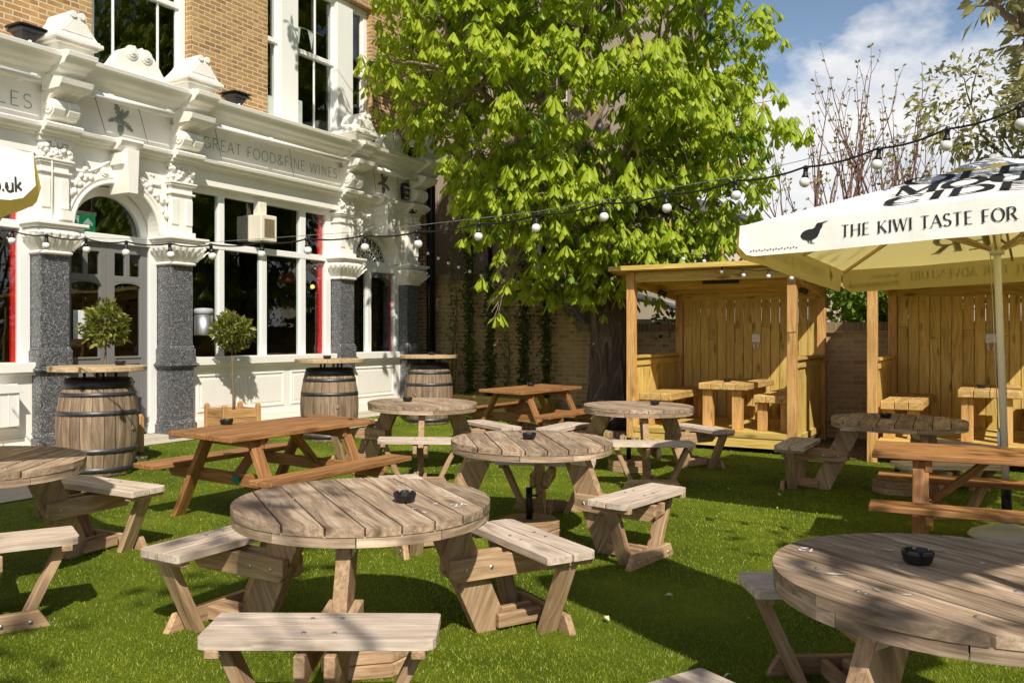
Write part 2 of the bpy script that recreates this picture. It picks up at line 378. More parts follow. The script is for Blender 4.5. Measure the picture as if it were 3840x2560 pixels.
skyc = mix(nt, math_n(nt, 'MULTIPLY', el_, .62), sky.outputs[0], (5.8, 8.3, 11.8))
nt.links.new(mix(nt, cl, skyc, ccol), bg.inputs[0]); bg.inputs[1].default_value = .09
SC.view_settings.view_transform = 'Standard'; SC.view_settings.look = 'None'; SC.view_settings.exposure = 0; SC.view_settings.gamma = 1
SC.cycles.max_bounces = 8; SC.cycles.transparent_max_bounces = 24
SC.cycles.use_denoising = True

# ---------------------------------------------------------------- lawn (one sheet to the horizon)
m, nt, bs, out = new_mat('artificial_turf'); o = nd(nt, 'ShaderNodeTexCoord').outputs['Object']
a = noise(nt, o, 1.1, 4); b = noise(nt, o, 70, 4, .7); c = noise(nt, mapped(nt, o, (120, 40, 60)), 1.5, 3, .7)
f = math_n(nt, 'ADD', math_n(nt, 'MULTIPLY', a, .45), math_n(nt, 'ADD', math_n(nt, 'MULTIPLY', b, .35), math_n(nt, 'MULTIPLY', c, .25)))
put(nt, bs, 'Base Color', ramp(nt, f, [(.36, (.035, .07, .003)), (.52, (.13, .19, .008)), (.66, (.30, .35, .03))])); put(nt, bs, 'Roughness', .8); put(nt, bs, 'Specular IOR Level', .2)
bump(nt, bs, math_n(nt, 'ADD', b, c), .9, .02); M['turf'] = m
xs = [-400, -150, -60] + [-30 + .75 * i for i in range(81)] + [60, 150, 400]; ys = [-400, -150, -60] + [-25 + .75 * i for i in range(81)] + [60, 150, 400]
mb = MB(); nx = len(xs)
vs = [(x, y, gz(x, y)) for y in ys for x in xs]
fs = [(j * nx + i, j * nx + i + 1, (j + 1) * nx + i + 1, (j + 1) * nx + i) for j in range(len(ys) - 1) for i in range(nx - 1)]
mb.add(vs, fs, None, 0, True); mb.build('lawn', M['turf'], kind='structure')

def sheet(name, quads, lift, mat, th=.0):
    """strips in the site frame following the slope: list of (u0,u1,w0,w1)"""
    mb = MB()
    for (u0, u1, w0, w1) in quads:
        nu = max(1, int((u1 - u0) / .6)); nw = max(1, int((w1 - w0) / .4))
        P = [[site(u0 + (u1 - u0) * i / nu, w0 + (w1 - w0) * j / nw) for i in range(nu + 1)] for j in range(nw + 1)]
        vs = [(p.x, p.y, gz(p.x, p.y) + lift) for row in P for p in row]
        fs = [(j * (nu + 1) + i, (j + 1) * (nu + 1) + i, (j + 1) * (nu + 1) + i + 1, j * (nu + 1) + i + 1) for j in range(nw) for i in range(nu)]
        mb.add(vs, fs, None, 0, True)
    return mb.build(name, mat, kind='structure')
sheet('pavement', [(-9, -2.3, -.3, .75), (-2.3, 5.3, -.9, .24)], .006, M['stone'])
sheet('path', [(-4.1, -3.0, .75, 1.95)], .010, M['stone'])
m, nt, bs, out = new_mat('pea_gravel'); o = nd(nt, 'ShaderNodeTexCoord').outputs['Object']
vo = nd(nt, 'ShaderNodeTexVoronoi', {'Vector': o, 'Scale': 48.0}); s1 = nd(nt, 'ShaderNodeSeparateColor', {0: vo.outputs['Color']}).outputs[0]
put(nt, bs, 'Base Color', mix(nt, ramp(nt, vo.outputs['Distance'], [(.3, 0.0), (.6, 1.0)]), ramp(nt, s1, [(.1, (.22, .16, .09)), (.9, (.52, .41, .26))]), (.03, .02, .012)))
put(nt, bs, 'Roughness', .85); bump(nt, bs, math_n(nt, 'SUBTRACT', 1.0, vo.outputs['Distance']), 1.0, .02); M['gravel'] = m
sheet('gravel', [(3.55, 6.0, 4.3, 12.5), (3.9, 5.5, 2.6, 4.3)], .006, M['gravel'])

# short blades of artificial grass, denser towards the viewer
def blades():
    rng = np.random.default_rng(3); n = 300000
    y = 1.5 * (14.5 / 1.5) ** (rng.random(n) ** .92); x = (rng.random(n) * 2 - 1) * (.63 * y + .25)
    w = .8660254 * (x + 4.2) - .5 * (y - 11.21); u = .5 * (x + 4.2) + .8660254 * (y - 11.21)
    ok = (w > .27) & ~((u > -9) & (u < -2.25) & (w < .78)) & ~((u > -4.12) & (u < -2.98) & (w < 1.97)) & ~((u > 3.5) & (w > 4.25)) & ~((u > 3.88) & (w > 2.58)) & (u < 5.3)
    x, y, w = x[ok], y[ok], w[ok]; n = len(x); z = -.23 * (1 - np.exp(-w / 3.6))
    h = .007 + .009 * rng.random(n); wd = .0009 + .00034 * y * (.7 + .6 * rng.random(n)); a = rng.random(n) * 6.283; ln = .004 + .013 * rng.random(n); la = rng.random(n) * 6.283
    dx, dy = np.cos(a) * wd, np.sin(a) * wd; tx, ty = np.cos(la) * ln, np.sin(la) * ln
    v = np.empty((n, 4, 3)); 
    v[:, 0] = np.stack([x - dx, y - dy, z - .004], 1); v[:, 1] = np.stack([x + dx, y + dy, z - .004], 1)
    v[:, 2] = np.stack([x + tx + dx * .35, y + ty + dy * .35, z + h], 1); v[:, 3] = np.stack([x + tx - dx * .35, y + ty - dy * .35, z + h], 1)
    f = np.arange(n * 4).reshape(n, 4)
    M['blade'] = leaf_mat('grass_blade', (.07, .12, .004), (.43, .48, .045), .3, (.34, .45, .02), .42, .4)
    np_mesh('grass_blades', v.reshape(-1, 3), f, M['blade'], attrs={'rnd': np.clip(.06 + .58 * rng.random(n) + .34 * (.5 + .5 * np.sin(x * 1.5 + np.sin(y * 1.1) * 1.9) * np.sin(y * 1.3 + np.sin(x * .8) * 2.2)), 0, 1)}, kind='stuff', label='short bright green artificial grass covering the yard', category='grass')
blades()

# ---------------------------------------------------------------- garden wall behind the yard
def sbox(mb, u0, u1, w0, w1, z0, z1, mat=0, mode='planar'):
    """box in the local frame of a site-aligned Empty (x = u, y = -w)"""
    mb.bx(u0, u1, -w1, -w0, z0, z1, mat, mode)
SITE_RZ = R(60)
gw = thing('garden_wall', 'brick garden wall stepping down to a low coped run behind the booths', 'wall', tuple(ORG), SITE_RZ)
mb = MB(); t = .22; U = 5.75
def wallrun(w0, w1, z0, z1a, z1b):
    # long vertical face with its own brick coordinates (along w)
    pts = [(w0, z0), (w1, z0), (w1, z1b), (w0, z1a)]
    vs = [(U, -w, z) for w, z in pts] + [(U + t, -w, z) for w, z in pts]
    fs = [(0, 1, 2, 3), (7, 6, 5, 4), (3, 2, 6, 7), (0, 3, 7, 4), (1, 5, 6, 2)]
    g = [[(pts[k % 4][0], pts[k % 4][1], 0) for k in f] for f in fs]
    mb.add(vs, fs, g)
wallrun(-2.6, 2.08, -.3, 2.32, 2.32); wallrun(2.08, 2.9, -.3, 2.32, 1.36); 
mb.build('brickwork', M['wallbrick'], gw)
mb = MB(); wallrun(2.9, 14, -.4, 1.36, 1.36); mb.build('brickwork', M['redbrick'], gw, label='red brick low run of the wall')
def coping(w0, w1, za, zb, nm):
    mb = MB()
    for (o0, o1, h0, h1, mi) in ((-.045, t + .045, 0, .03, 1), (-.02, t + .02, .03, .155, 0)):
        vs = [(U + q, -w, z) for q in (o0, o1) for (w, z) in ((w0, za + h0), (w1, zb + h0), (w1, zb + h1), (w0, za + h1))]
        fs = [(0, 1, 2, 3), (7, 6, 5, 4), (3, 2, 6, 7), (0, 4, 5, 1), (0, 3, 7, 4), (1, 5, 6, 2)]
        ww = [w0, w1, w1, w0]; zz = [h0, h0, h1, h1]
        g = [[(ww[k % 4], zz[k % 4] + (.1 if f in ((3, 2, 6, 7), (0, 4, 5, 1)) and k > 3 else 0), 0) for k in f] for f in fs]
        mb.add(vs, fs, g, mi)
    mb.build(nm, [M['coping'], M['redbrick']], gw)
coping(-2.6, 2.08, 2.32, 2.32, 'coping'); coping(2.083, 2.9, 2.32, 1.36, 'coping'); coping(2.903, 14, 1.36, 1.36, 'coping')

# brick edging round the tree bed
ed = thing('brick_edging', 'low row of upright bricks edging the gravel bed under the tree', 'edging', tuple(ORG), SITE_RZ)
mb = MB(); rr = random.Random(4)
for i in range(34):
    w = 2.6 + i * .075; u = 3.88 if w < 4.62 else 3.5
    p = site(u, w); z = gz(p.x, p.y); mb.box((u, -w, z + .03 + rr.uniform(-.006, .006)), (.1, .066, .13), Matrix.Rotation(rr.uniform(-.05, .05), 3, 'X'), 0, 'planar')
mb.build('bricks', M['redbrick'], ed, bevel=.006)

# ---------------------------------------------------------------- neighbouring houses beyond the wall
nb = thing('rendered_house', 'brown rendered house with white framed windows behind the garden wall', 'house', tuple(ORG), SITE_RZ)
def wall_with_holes(mb, U, w0, w1, z0, z1, holes, th=.25, mat=0):
    """wall facing -u at U, holes = (wa, wb, za, zb)"""
    ws = sorted({w0, w1, *[h[0] for h in holes], *[h[1] for h in holes]}); zs = sorted({z0, z1, *[h[2] for h in holes], *[h[3] for h in holes]})
    for i in range(len(ws) - 1):
        for j in range(len(zs) - 1):
            wc, zc = (ws[i] + ws[i + 1]) / 2, (zs[j] + zs[j + 1]) / 2
            if any(h[0] < wc < h[1] and h[2] < zc < h[3] for h in holes): continue
            a, b, c, d = ws[i], ws[i + 1], zs[j], zs[j + 1]
            mb.add([(U, -a, c), (U, -b, c), (U, -b, d), (U, -a, d)], [(0, 1, 2, 3)], [(a, c, 0), (b, c, 0), (b, d, 0), (a, d, 0)], mat)
    for (a, b, c, d) in holes:
        q = [(a, c), (b, c), (b, d), (a, d)]
        for k in range(4):
            (wa, za), (wb, zb) = q[k], q[(k + 1) % 4]
            mb.add([(U, -wa, za), (U + th, -wa, za), (U + th, -wb, zb), (U, -wb, zb)], [(0, 1, 2, 3)], [(0, za, 0), (th, za, 0), (th, zb, 0), (0, zb, 0)] if wa == wb else [(wa, 0, 0), (wa, th, 0), (wb, th, 0), (wb, 0, 0)], mat)
def house_window(parent, U, a, b, c, d, bars, rail):
    mb = MB(); e = .07
    for (x0, x1, z0, z1) in ((a, a + e, c, d), (b - e, b, c, d), (a + e, b - e, d - e, d), (a + e, b - e, c, c + e)): mb.bx(U + .04, U + .12, -x1, -x0, z0, z1)
    for r_ in rail: mb.bx(U + .05, U + .115, -(b - e), -(a + e), r_ - .03, r_ + .03)
    for b_ in bars: mb.bx(U + .06, U + .105, -b_ - .02, -b_ + .02, c + e, d - e)
    mb.bx(U - .06, U + .04, -b - .05, -a + .05, c - .07, c)
    w = mb.build('window', M['white'], parent)
    mb = MB(); mb.bx(U + .085, U + .09, -(b - e), -(a + e), c + e, d - e); mb.build('pane', M['glass'], w)
    mb = MB(); mb.bx(U + .26, U + .3, -b - .1, -a + .1, c - .1, d + .1); mb.build('room_behind', M['dark'], w)
H1 = 7.6; holes = [(1.02, 1.72, 2.5, 4.1), (1.1, 1.75, 5.3, 6.7)]
mb = MB(); wall_with_holes(mb, H1, -7, 2.45, -.3, 9.5, holes)
mb.add([(H1, -2.45, -.3), (H1 + 6, -2.45, -.3), (H1 + 6, -2.45, 9.5), (H1, -2.45, 9.5)], [(0, 1, 2, 3)])
for k in range(8):
    ww = -1.4 + k * .58
    if ww < 2.4: mb.bx(H1 - .012, H1, -ww - .012, -ww + .012, -.3, 9.4)
mb.build('wall', M['cladding'], nb)
for h in holes: house_window(nb, H1, *h, [], [(h[2] + h[3]) / 2])
mb = MB(); mb.prism([(-7.3, 9.5), (2.75, 9.5), (2.75, 9.62), (-2.2, 12.2), (-7.3, 9.62)], H1 - .3, H1 + 6.2, lambda a, b, h: (h, -a, b)); mb.build('roof', M['slate'], nb)
mb = MB(); mb.tube([(H1 - .09, .02, .2), (H1 - .09, .02, 3.62), (H1 - .09, -.05, 3.72), (H1 - .09, -.62, 4.05), (H1 - .09, -.66, 4.2), (H1 - .09, -.66, 9.4)], .045, 8)
mb.build('drainpipe', M['blackmetal'], nb)
mb = MB(); mb.tube([(H1 - .08, .5, .2), (H1 - .08, .5, 9.4)], .05, 8); mb.build('drainpipe', M['blackmetal'], nb)
mb = MB(); mb.tube([(H1 - .09, -2.3, .2), (H1 - .09, -2.3, 6.2)], .045, 8); mb.build('drainpipe', M['lead'], nb, label='pale grey drainpipe at the house corner')

ch = thing('cream_house', 'sunlit pinkish cream house seen through the big tree', 'house', tuple(ORG), SITE_RZ)
H2 = 13.0; holes = [(3.0, 3.9, 1.2, 3.0), (4.4, 5.2, 1.2, 2.8), (3.0, 3.7, 3.8, 4.7)]
mb = MB(); wall_with_holes(mb, H2, -1.5, 3.3, -.3, 4.3, [(2.1, 2.8, 1.2, 2.8)])
mb.add([(H2, -3.3, -.3), (H2 + 6, -3.3, -.3), (H2 + 6, -3.3, 4.3), (H2, -3.3, 4.3)], [(0, 1, 2, 3)])
mb.build('wall', M['creamwall'], ch)
for h in [(2.1, 2.8, 1.2, 2.8)]: house_window(ch, H2, *h, [(h[0] + h[1]) / 2], [(h[2] + h[3]) / 2])
mb = MB(); mb.prism([(-1.8, 4.3), (3.5, 4.3), (3.5, 4.42), (.8, 5.3), (-1.8, 4.42)], H2 - .25, H2 + 6.2, lambda a, b, h: (h, -a, b)); mb.build('roof', M['slate'], ch)
lt = thing('lean_to', 'white lean-to with a sloping lead roof just over the garden wall', 'outbuilding', tuple(ORG), SITE_RZ)
mb = MB(); mb.bx(7.0, 8.6, -4.6, -2.75, -.3, 1.62, 0, 'planar'); mb.build('wall', M['creamwall'], lt)
mb = MB(); mb.prism([(2.6, 2.18), (4.75, 1.62), (4.75, 1.67), (2.6, 2.23)], 6.85, 8.7, lambda a, b, h: (h, -a, b)); mb.build('roof', M['lead'], lt)
wh = thing('white_house', 'low white rendered house beyond the left end of the booth', 'house', tuple(ORG), SITE_RZ)
mb = MB(); wall_with_holes(mb, 17.0, 5.0, 15, -.3, 2.75, [(7.0, 7.8, 1.3, 2.3), (11, 11.9, 1.3, 2.3)])
mb.add([(17, -5.0, -.3), (17, -5.0, 2.75), (23, -5.0, 2.75), (23, -5.0, -.3)], [(0, 1, 2, 3)]); mb.build('wall', M['creamwall'], wh)
for h in ((7.0, 7.8, 1.3, 2.3), (11, 11.9, 1.3, 2.3)): house_window(wh, 17.0, *h, [], [(h[2] + h[3]) / 2])
mb = MB(); mb.prism([(4.8, 2.75), (15.2, 2.75), (15.2, 2.82), (10, 3.1), (4.8, 2.82)], 16.8, 23.2, lambda a, b, h: (h, -a, b)); mb.build('roof', M['slate'], wh)
# ---------------------------------------------------------------- lettering helpers (stroke glyphs)
def arc(cx, cy, rx, ry, a0, a1, n=14): return [(cx + rx * math.cos(R(a0 + (a1 - a0) * i / n)), cy + ry * math.sin(R(a0 + (a1 - a0) * i / n))) for i in range(n + 1)]
GL = {  # width, strokes, serif spots, thin stroke ids
 'A': (.78, [[(.03, 0), (.39, 1)], [(.39, 1), (.75, 0)], [(.16, .35), (.62, .35)]], [(.03, 0), (.75, 0)], {0}),
 'C': (.74, [arc(.42, .5, .38, .5, 48, 312, 20)], [], set()),
 'D': (.80, [[(.12, 0), (.12, 1)], [(.12, 1), (.32, 1)] + arc(.32, .5, .42, .5, 90, -90) + [(.12, 0)]], [(.12, 0), (.12, 1)], set()),
 'E': (.62, [[(.12, 0), (.12, 1)], [(.12, 1), (.56, 1)], [(.12, .52), (.48, .52)], [(.12, 0), (.58, 0)]], [(.12, 0), (.12, 1)], set()),
 'F': (.58, [[(.12, 0), (.12, 1)], [(.12, 1), (.54, 1)], [(.12, .5), (.46, .5)]], [(.12, 0), (.12, 1)], set()),
 'G': (.80, [arc(.42, .5, .38, .5, 48, 355, 20), [(.8, .45), (.55, .45)], [(.78, .45), (.78, .1)]], [], set()),
 'H': (.84, [[(.12, 0), (.12, 1)], [(.72, 0), (.72, 1)], [(.12, .52), (.72, .52)]], [(.12, 0), (.12, 1), (.72, 0), (.72, 1)], set()),
 'I': (.28, [[(.14, 0), (.14, 1)]], [(.14, 0), (.14, 1)], set()),
 'K': (.74, [[(.12, 0), (.12, 1)], [(.62, 1), (.14, .42)], [(.28, .56), (.70, 0)]], [(.12, 0), (.12, 1), (.62, 1), (.68, 0)], {1}),
 'L': (.58, [[(.12, 0), (.12, 1)], [(.12, 0), (.56, 0)]], [(.12, 0), (.12, 1)], set()),
 'M': (.98, [[(.12, 0), (.12, 1)], [(.12, 1), (.49, .08)], [(.49, .08), (.86, 1)], [(.86, 0), (.86, 1)]], [(.12, 0), (.12, 1), (.86, 0), (.86, 1)], {0, 2}),
 'N': (.84, [[(.12, 0), (.12, 1)], [(.12, 1), (.72, 0)], [(.72, 0), (.72, 1)]], [(.12, 0), (.12, 1), (.72, 1)], {0, 2}),
 'O': (.88, [arc(.44, .5, .40, .5, 0, 360, 28)], [], set()),
 'R': (.74, [[(.12, 0), (.12, 1)], [(.12, 1), (.36, 1)] + arc(.36, .75, .24, .25, 90, -90) + [(.12, .5)], [(.36, .5), (.68, 0)]], [(.12, 0), (.12, 1), (.68, 0)], set()),
 'S': (.58, [arc(.29, .75, .22, .25, 30, 270, 12) + arc(.29, .25, .24, .25, 90, -150, 12)], [], set()),
 'T': (.68, [[(.34, 0), (.34, 1)], [(.04, 1), (.64, 1)]], [(.34, 0)], set()),
 'U': (.82, [[(.12, 1), (.12, .35)] + arc(.41, .35, .29, .35, 180, 360) + [(.70, 1)]], [(.12, 1), (.70, 1)], set()),
 'V': (.76, [[(.03, 1), (.39, 0)], [(.39, 0), (.74, 1)]], [(.03, 1), (.74, 1)], {1}),
 'W': (1.06, [[(.03, 1), (.28, 0)], [(.28, 0), (.53, 1)], [(.53, 1), (.78, 0)], [(.78, 0), (1.03, 1)]], [(.03, 1), (.53, 1), (1.03, 1)], {1, 3}),
 '&': (.80, [[(.76, 0), (.24, .62)] + arc(.34, .80, .17, .2, 200, -20, 10) + [(.12, .36)] + arc(.32, .24, .25, .24, 150, 350, 12) + [(.72, .42)]], [], set()),
 'a': (.56, [arc(.26, .3, .22, .3, 0, 360, 18), [(.48, .6), (.48, 0)]], [], set()),
 'c': (.50, [arc(.27, .3, .23, .3, 50, 310, 14)], [], set()),
 'd': (.58, [arc(.26, .3, .22, .3, 0, 360, 18), [(.48, 1), (.48, 0)]], [], set()),
 'e': (.54, [[(.05, .32), (.48, .32)] + arc(.27, .3, .22, .3, 10, 315, 16)], [], set()),
 'f': (.34, [[(.14, 0), (.14, .8)] + arc(.28, .8, .14, .2, 180, 80, 6), [(.0, .6), (.32, .6)]], [], set()),
 'h': (.56, [[(.08, 0), (.08, 1)], [(.08, .38)] + arc(.28, .38, .2, .22, 160, 0, 8) + [(.48, 0)]], [], set()),
 'i': (.20, [[(.1, 0), (.1, .6)], [(.1, .76), (.1, .86)]], [], set()),
 'k': (.52, [[(.08, 0), (.08, 1)], [(.44, .6), (.1, .26)], [(.2, .36), (.48, 0)]], [], set()),
 'n': (.56, [[(.08, 0), (.08, .6)], [(.08, .38)] + arc(.28, .38, .2, .22, 160, 0, 8) + [(.48, 0)]], [], set()),
 'o': (.56, [arc(.28, .3, .23, .3, 0, 360, 18)], [], set()),
 'r': (.36, [[(.08, 0), (.08, .6)], [(.08, .36)] + arc(.28, .36, .18, .24, 160, 70, 6)], [], set()),
 's': (.44, [arc(.21, .45, .15, .15, 40, 270, 8) + arc(.21, .15, .17, .15, 90, -150, 8)], [], set()),
 't': (.34, [[(.14, .85), (.14, .1)] + arc(.24, .1, .1, .1, 180, 280, 4), [(.0, .6), (.32, .6)]], [], set()),
 'u': (.56, [[(.08, .6), (.08, .22)] + arc(.28, .22, .2, .22, 180, 340, 8) + [(.48, .22)], [(.48, .6), (.48, 0)]], [], set()),
 'w': (.76, [[(.03, .6), (.2, 0), (.38, .56), (.56, 0), (.73, .6)]], [], set()),
 '.': (.22, [[(.11, 0), (.11, .13)]], [], set()), ' ': (.36, [], [], set()), 
 '1': (.5, [[(.12, .8), (.28, 1), (.28, 0)]], [], set()), '2': (.6, [arc(.28, .74, .22, .26, 160, -30, 10) + [(.06, 0), (.54, 0)]], [], set()), '4': (.6, [[(.42, 0), (.42, 1), (.05, .3), (.56, .3)]], [], set()), '7': (.6, [[(.05, 1), (.54, 1), (.2, 0)]], [], set()),
}
def text(mb, s, x, y, h, fn, thick=.07, thin=None, serif=False, track=.06, lift=0.0, mat=0, sx=1.0, mirror=False, width=None):
    """draw string at (x,y), cap height h on the surface fn(a,b,lift)->xyz ; returns end x"""
    thin = thick if thin is None else thin
    tot = sum(GL[c][0] + track for c in s) * h * sx
    if width: sx *= width / tot; tot = width
    k = 0
    def out(vs, fs, lf):
        q = [fn((2 * x + tot - a) if mirror else a, b, lf) for a, b in vs]
        mb.add(q, [tuple(reversed(f)) for f in fs] if mirror else fs, None, mat)
    cx = x
    for ch in s:
        wd_, st, se, th = GL[ch]
        for si, pl in enumerate(st):
            P = [Vector((p[0] * sx, p[1])) for p in pl]; vs = []; closed = (P[0] - P[-1]).length < 1e-3
            if closed: P = P[:-1]
            n = len(P)
            for i in range(n):
                t0 = (P[i] - P[i - 1]) if (i or closed) else (P[1] - P[0]); t1 = (P[(i + 1) % n] - P[i]) if (i < n - 1 or closed) else (P[i] - P[i - 1])
                t0.normalize(); t1.normalize(); t = t0 + t1
                if t.length < 1e-4: t = t1
                t.normalize(); nn = Vector((-t.y, t.x)); d = max(.5, t.dot(t1))
                wgt = thin if si in th else thin + (thick - thin) * abs(t.y) ** 1.3
                for sg in (1, -1): q = P[i] + nn * sg * wgt / 2 / d; vs.append((cx + q.x * h, y + q.y * h))
            m_ = n if closed else n - 1
            fs = [(2 * i, 2 * i + 1, 2 * ((i + 1) % n) + 1, 2 * ((i + 1) % n)) for i in range(m_)]
            k += 1; out(vs, fs, lift + .0004 * (k % 7))
        if serif:
            for (a, b) in se:
                w_ = .13; t_ = thin * .9; b0 = b - t_ if b > .5 else b; a *= sx
                k += 1; out([(cx + (a - w_) * h, y + b0 * h), (cx + (a + w_) * h, y + b0 * h), (cx + (a + w_) * h, y + (b0 + t_) * h), (cx + (a - w_) * h, y + (b0 + t_) * h)], [(0, 1, 2, 3)], lift + .003 + .0004 * (k % 7))
        cx += (wd_ * sx + track * sx) * h
    return cx

# ---------------------------------------------------------------- the pub
pub = thing('pub_building', 'cream painted corner pub with granite pilasters, big dark windows and yellow brick upper floor', 'pub', tuple(ORG), SITE_RZ)
def extr(mb, prof, u0, u1, mat=0, smooth=False):
    mb.prism(prof, u0, u1, lambda w, z, h: (h, -w, z), mat, smooth)
# brick upper floor with two tall window openings -----------------
BW = -.10; W1 = (-1.36, .06, 4.42, 6.86); W2 = (1.42, 3.80, 4.42, 6.86)
mb = MB()
def brick_face(u0, u1, z0, z1): mb.add([(u0, -BW, z0), (u1, -BW, z0), (u1, -BW, z1), (u0, -BW, z1)], [(0, 1, 2, 3)], [(u0, z0, 0), (u1, z0, 0), (u1, z1, 0), (u0, z1, 0)])
us = [-7, W1[0], W1[1], W2[0], W2[1], 5.42]
for i in range(5):
    if i in (1, 3): brick_face(us[i], us[i + 1], 6.86, 10)
    else: brick_face(us[i], us[i + 1], 3.4, 10)
for u_ in (W1[0], W1[1], W2[0], W2[1]):   # reveals
    s_ = 1 if u_ in (W1[0], W2[0]) else -1
    p = [(u_, -BW, 4.3), (u_, -BW + .14, 4.3), (u_, -BW + .14, 6.86), (u_, -BW, 6.86)]
    mb.add(p, [(0, 1, 2, 3)] if s_ > 0 else [(3, 2, 1, 0)], [(0, 4.3, 0), (.14, 4.3, 0), (.14, 6.86, 0), (0, 6.86, 0)])
for (a, b) in ((W1[0], W1[1]), (W2[0], W2[1])): mb.add([(a, -BW, 6.86), (b, -BW, 6.86), (b, -BW + .14, 6.86), (a, -BW + .14, 6.86)], [(0, 1, 2, 3)], [(a, 0, 0), (b, 0, 0), (b, .14, 0), (a, .14, 0)])
mb.add([(5.42, -BW, -.2), (5.42, 7, -.2), (5.42, 7, 10), (5.42, -BW, 10)], [(0, 1, 2, 3)], [(.1, -.2, 0), (7, -.2, 0), (7, 10, 0), (.1, 10, 0)])
mb.add([(-7, -BW, 10), (5.42, -BW, 10), (5.42, 7, 10), (-7, 7, 10)], [(0, 1, 2, 3)])
mb.add([(-7, 7, -.2), (-7, 7, 10), (5.42, 7, 10), (5.42, 7, -.2)], [(0, 1, 2, 3)]); mb.add([(-7, -BW, -.2), (-7, -BW, 10), (-7, 7, 10), (-7, 7, -.2)], [(0, 1, 2, 3)])
bw_ = mb.build('brick_wall', M['stock'], pub)
for (a, b) in ((W1[0], W1[1]), (W2[0], W2[1])):
    mb = MB(); n = int((b - a + .3) / .075)
    for i in range(n):
        uu = a - .15 + (b - a + .3) * (i + .5) / n; mb.bx(uu - .032, uu + .032, -BW - .006, -BW + .1, 6.86 + .002, 7.1, 0, 'planar')
    mb.build('window_lintel', M['stock'], bw_)
# rooms behind the glass -----------------
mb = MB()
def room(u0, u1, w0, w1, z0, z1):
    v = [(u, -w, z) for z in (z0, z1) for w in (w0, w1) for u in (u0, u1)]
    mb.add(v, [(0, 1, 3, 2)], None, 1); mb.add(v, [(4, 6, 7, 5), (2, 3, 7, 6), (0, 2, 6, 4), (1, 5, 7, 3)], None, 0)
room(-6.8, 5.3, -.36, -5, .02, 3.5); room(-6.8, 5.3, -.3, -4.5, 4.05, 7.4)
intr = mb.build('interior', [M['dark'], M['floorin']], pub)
# cornice, fascia, architrave -----------------
corn = [(-.12, 4.10), (.02, 4.10), (.05, 4.15), (.09, 4.16), (.11, 4.20), (.20, 4.22), (.22, 4.26), (.32, 4.28), (.36, 4.33), (.40, 4.345), (.41, 4.385), (.38, 4.40), (-.12, 4.47)]
mb = MB(); extr(mb, corn, -6.5, 5.3); co = mb.build('cornice', M['moulding'], pub)
for pc in (-5.1, -1.865, -.155, 3.06, 4.83):
    mb = MB(); s_ = [(w + (.115 if w > 0 else 0), z + (.006 if z > 4.38 else 0) - (.004 if z < 4.11 else 0)) for w, z in corn]; extr(mb, s_, pc - .17, pc + .17)
    extr(mb, [(.05, 4.02), (.36, 4.02), (.40, 4.06), (.42, 4.12), (.05, 4.2)], pc - .185, pc + .185)
    mb.build('cornice_break', M['moulding'], co)
mb = MB(); extr(mb, [(-.2, 3.66), (-.03, 3.66), (-.03, 4.101), (-.2, 4.101)], -6.5, 5.2); fas = mb.build('fascia', M['offwhite'], pub)
arch_p = [(-.2, 3.54), (-.01, 3.54), (.0, 3.57), (.05, 3.58), (.06, 3.605), (.10, 3.615), (.11, 3.65), (.09, 3.665), (-.02, 3.675), (-.2, 3.675)]
mb = MB(); extr(mb, arch_p, -6.5, 5.22); arc_o = mb.build('architrave', M['moulding'], pub)
for pc in (-5.1, -1.865, -.155, 3.06, 4.83):
    mb = MB(); extr(mb, [(w + (.085 if w > -.05 else 0), z + (.003 if z > 3.66 else -.003 if z < 3.55 else 0)) for w, z in arch_p], pc - .215, pc + .215); mb.build('architrave_break', M['moulding'], arc_o)
fn = lambda a, b, l: (a, .03 - .003 - l, b)
mb = MB(); text(mb, 'GREAT FOOD&FINE WINES', .20, 3.835, .148, fn, .075, .06, track=.17, width=2.66); mb.build('fascia_lettering', M['ltr'], fas)
mb = MB(); text(mb, 'ALES', -2.68, 3.805, .15, fn, .075, .06, track=.2, width=.6); mb.build('fascia_lettering', M['ltr'], fas)
def acorn(mb, cx, cz, s):
    g = lambda a, b, l: fn(cx + a * s, cz + b * s, l)
    mb.prism([(-.02, -.50), (.06, -.42), (.10, -.32), (.11, -.2), (-.09, -.16), (-.11, -.26), (-.09, -.4)], .001, .006, g)
    mb.prism([(.12, -.17), (.11, -.06), (.0, .05), (-.13, .07), (-.2, .0), (-.17, -.1), (-.1, -.13)], .002, .007, g)
    def sprig(x, y, ang, L, k):
        c, s_ = math.cos(R(ang)), math.sin(R(ang)); pts = []
        n = 9
        for sd in (1, -1):
            for i in range(n + 1):
                t = i / n if sd > 0 else 1 - i / n; wv = (.045 + .06 * (i % 2 if sd > 0 else (n - i) % 2)) * math.sin(math.pi * min(1, t * .9 + .1)) * sd * L / .5
                pts.append((x + c * t * L - s_ * wv, y + s_ * t * L + c * wv))
        mb.prism(pts, .0025 + k * .0006, .0055 + k * .0006, g)
    sprig(-.03, .04, 108, .52, 1); sprig(.03, .02, 52, .42, 2); sprig(-.14, .0, 205, .34, 3); sprig(.09, -.04, -38, .44, 4); sprig(.0, .05, 78, .30, 5)
mb = MB(); acorn(mb, -1.03, 3.93, .40); mb.build('acorn_emblem', M['ltr'], fas); mb = MB(); acorn(mb, 4.02, 3.95, .40); mb.build('acorn_emblem', M['ltrdark'], fas)
# frieze panels -----------------
for (a, b) in ((-4.92, -2.04), (.02, 2.87)): mb = MB(); extr(mb, [(-.4, 3.34), (-.05, 3.34), (-.05, 3.542), (-.4, 3.542)], a, b); mb.build('window_head', M['cream'], pub)
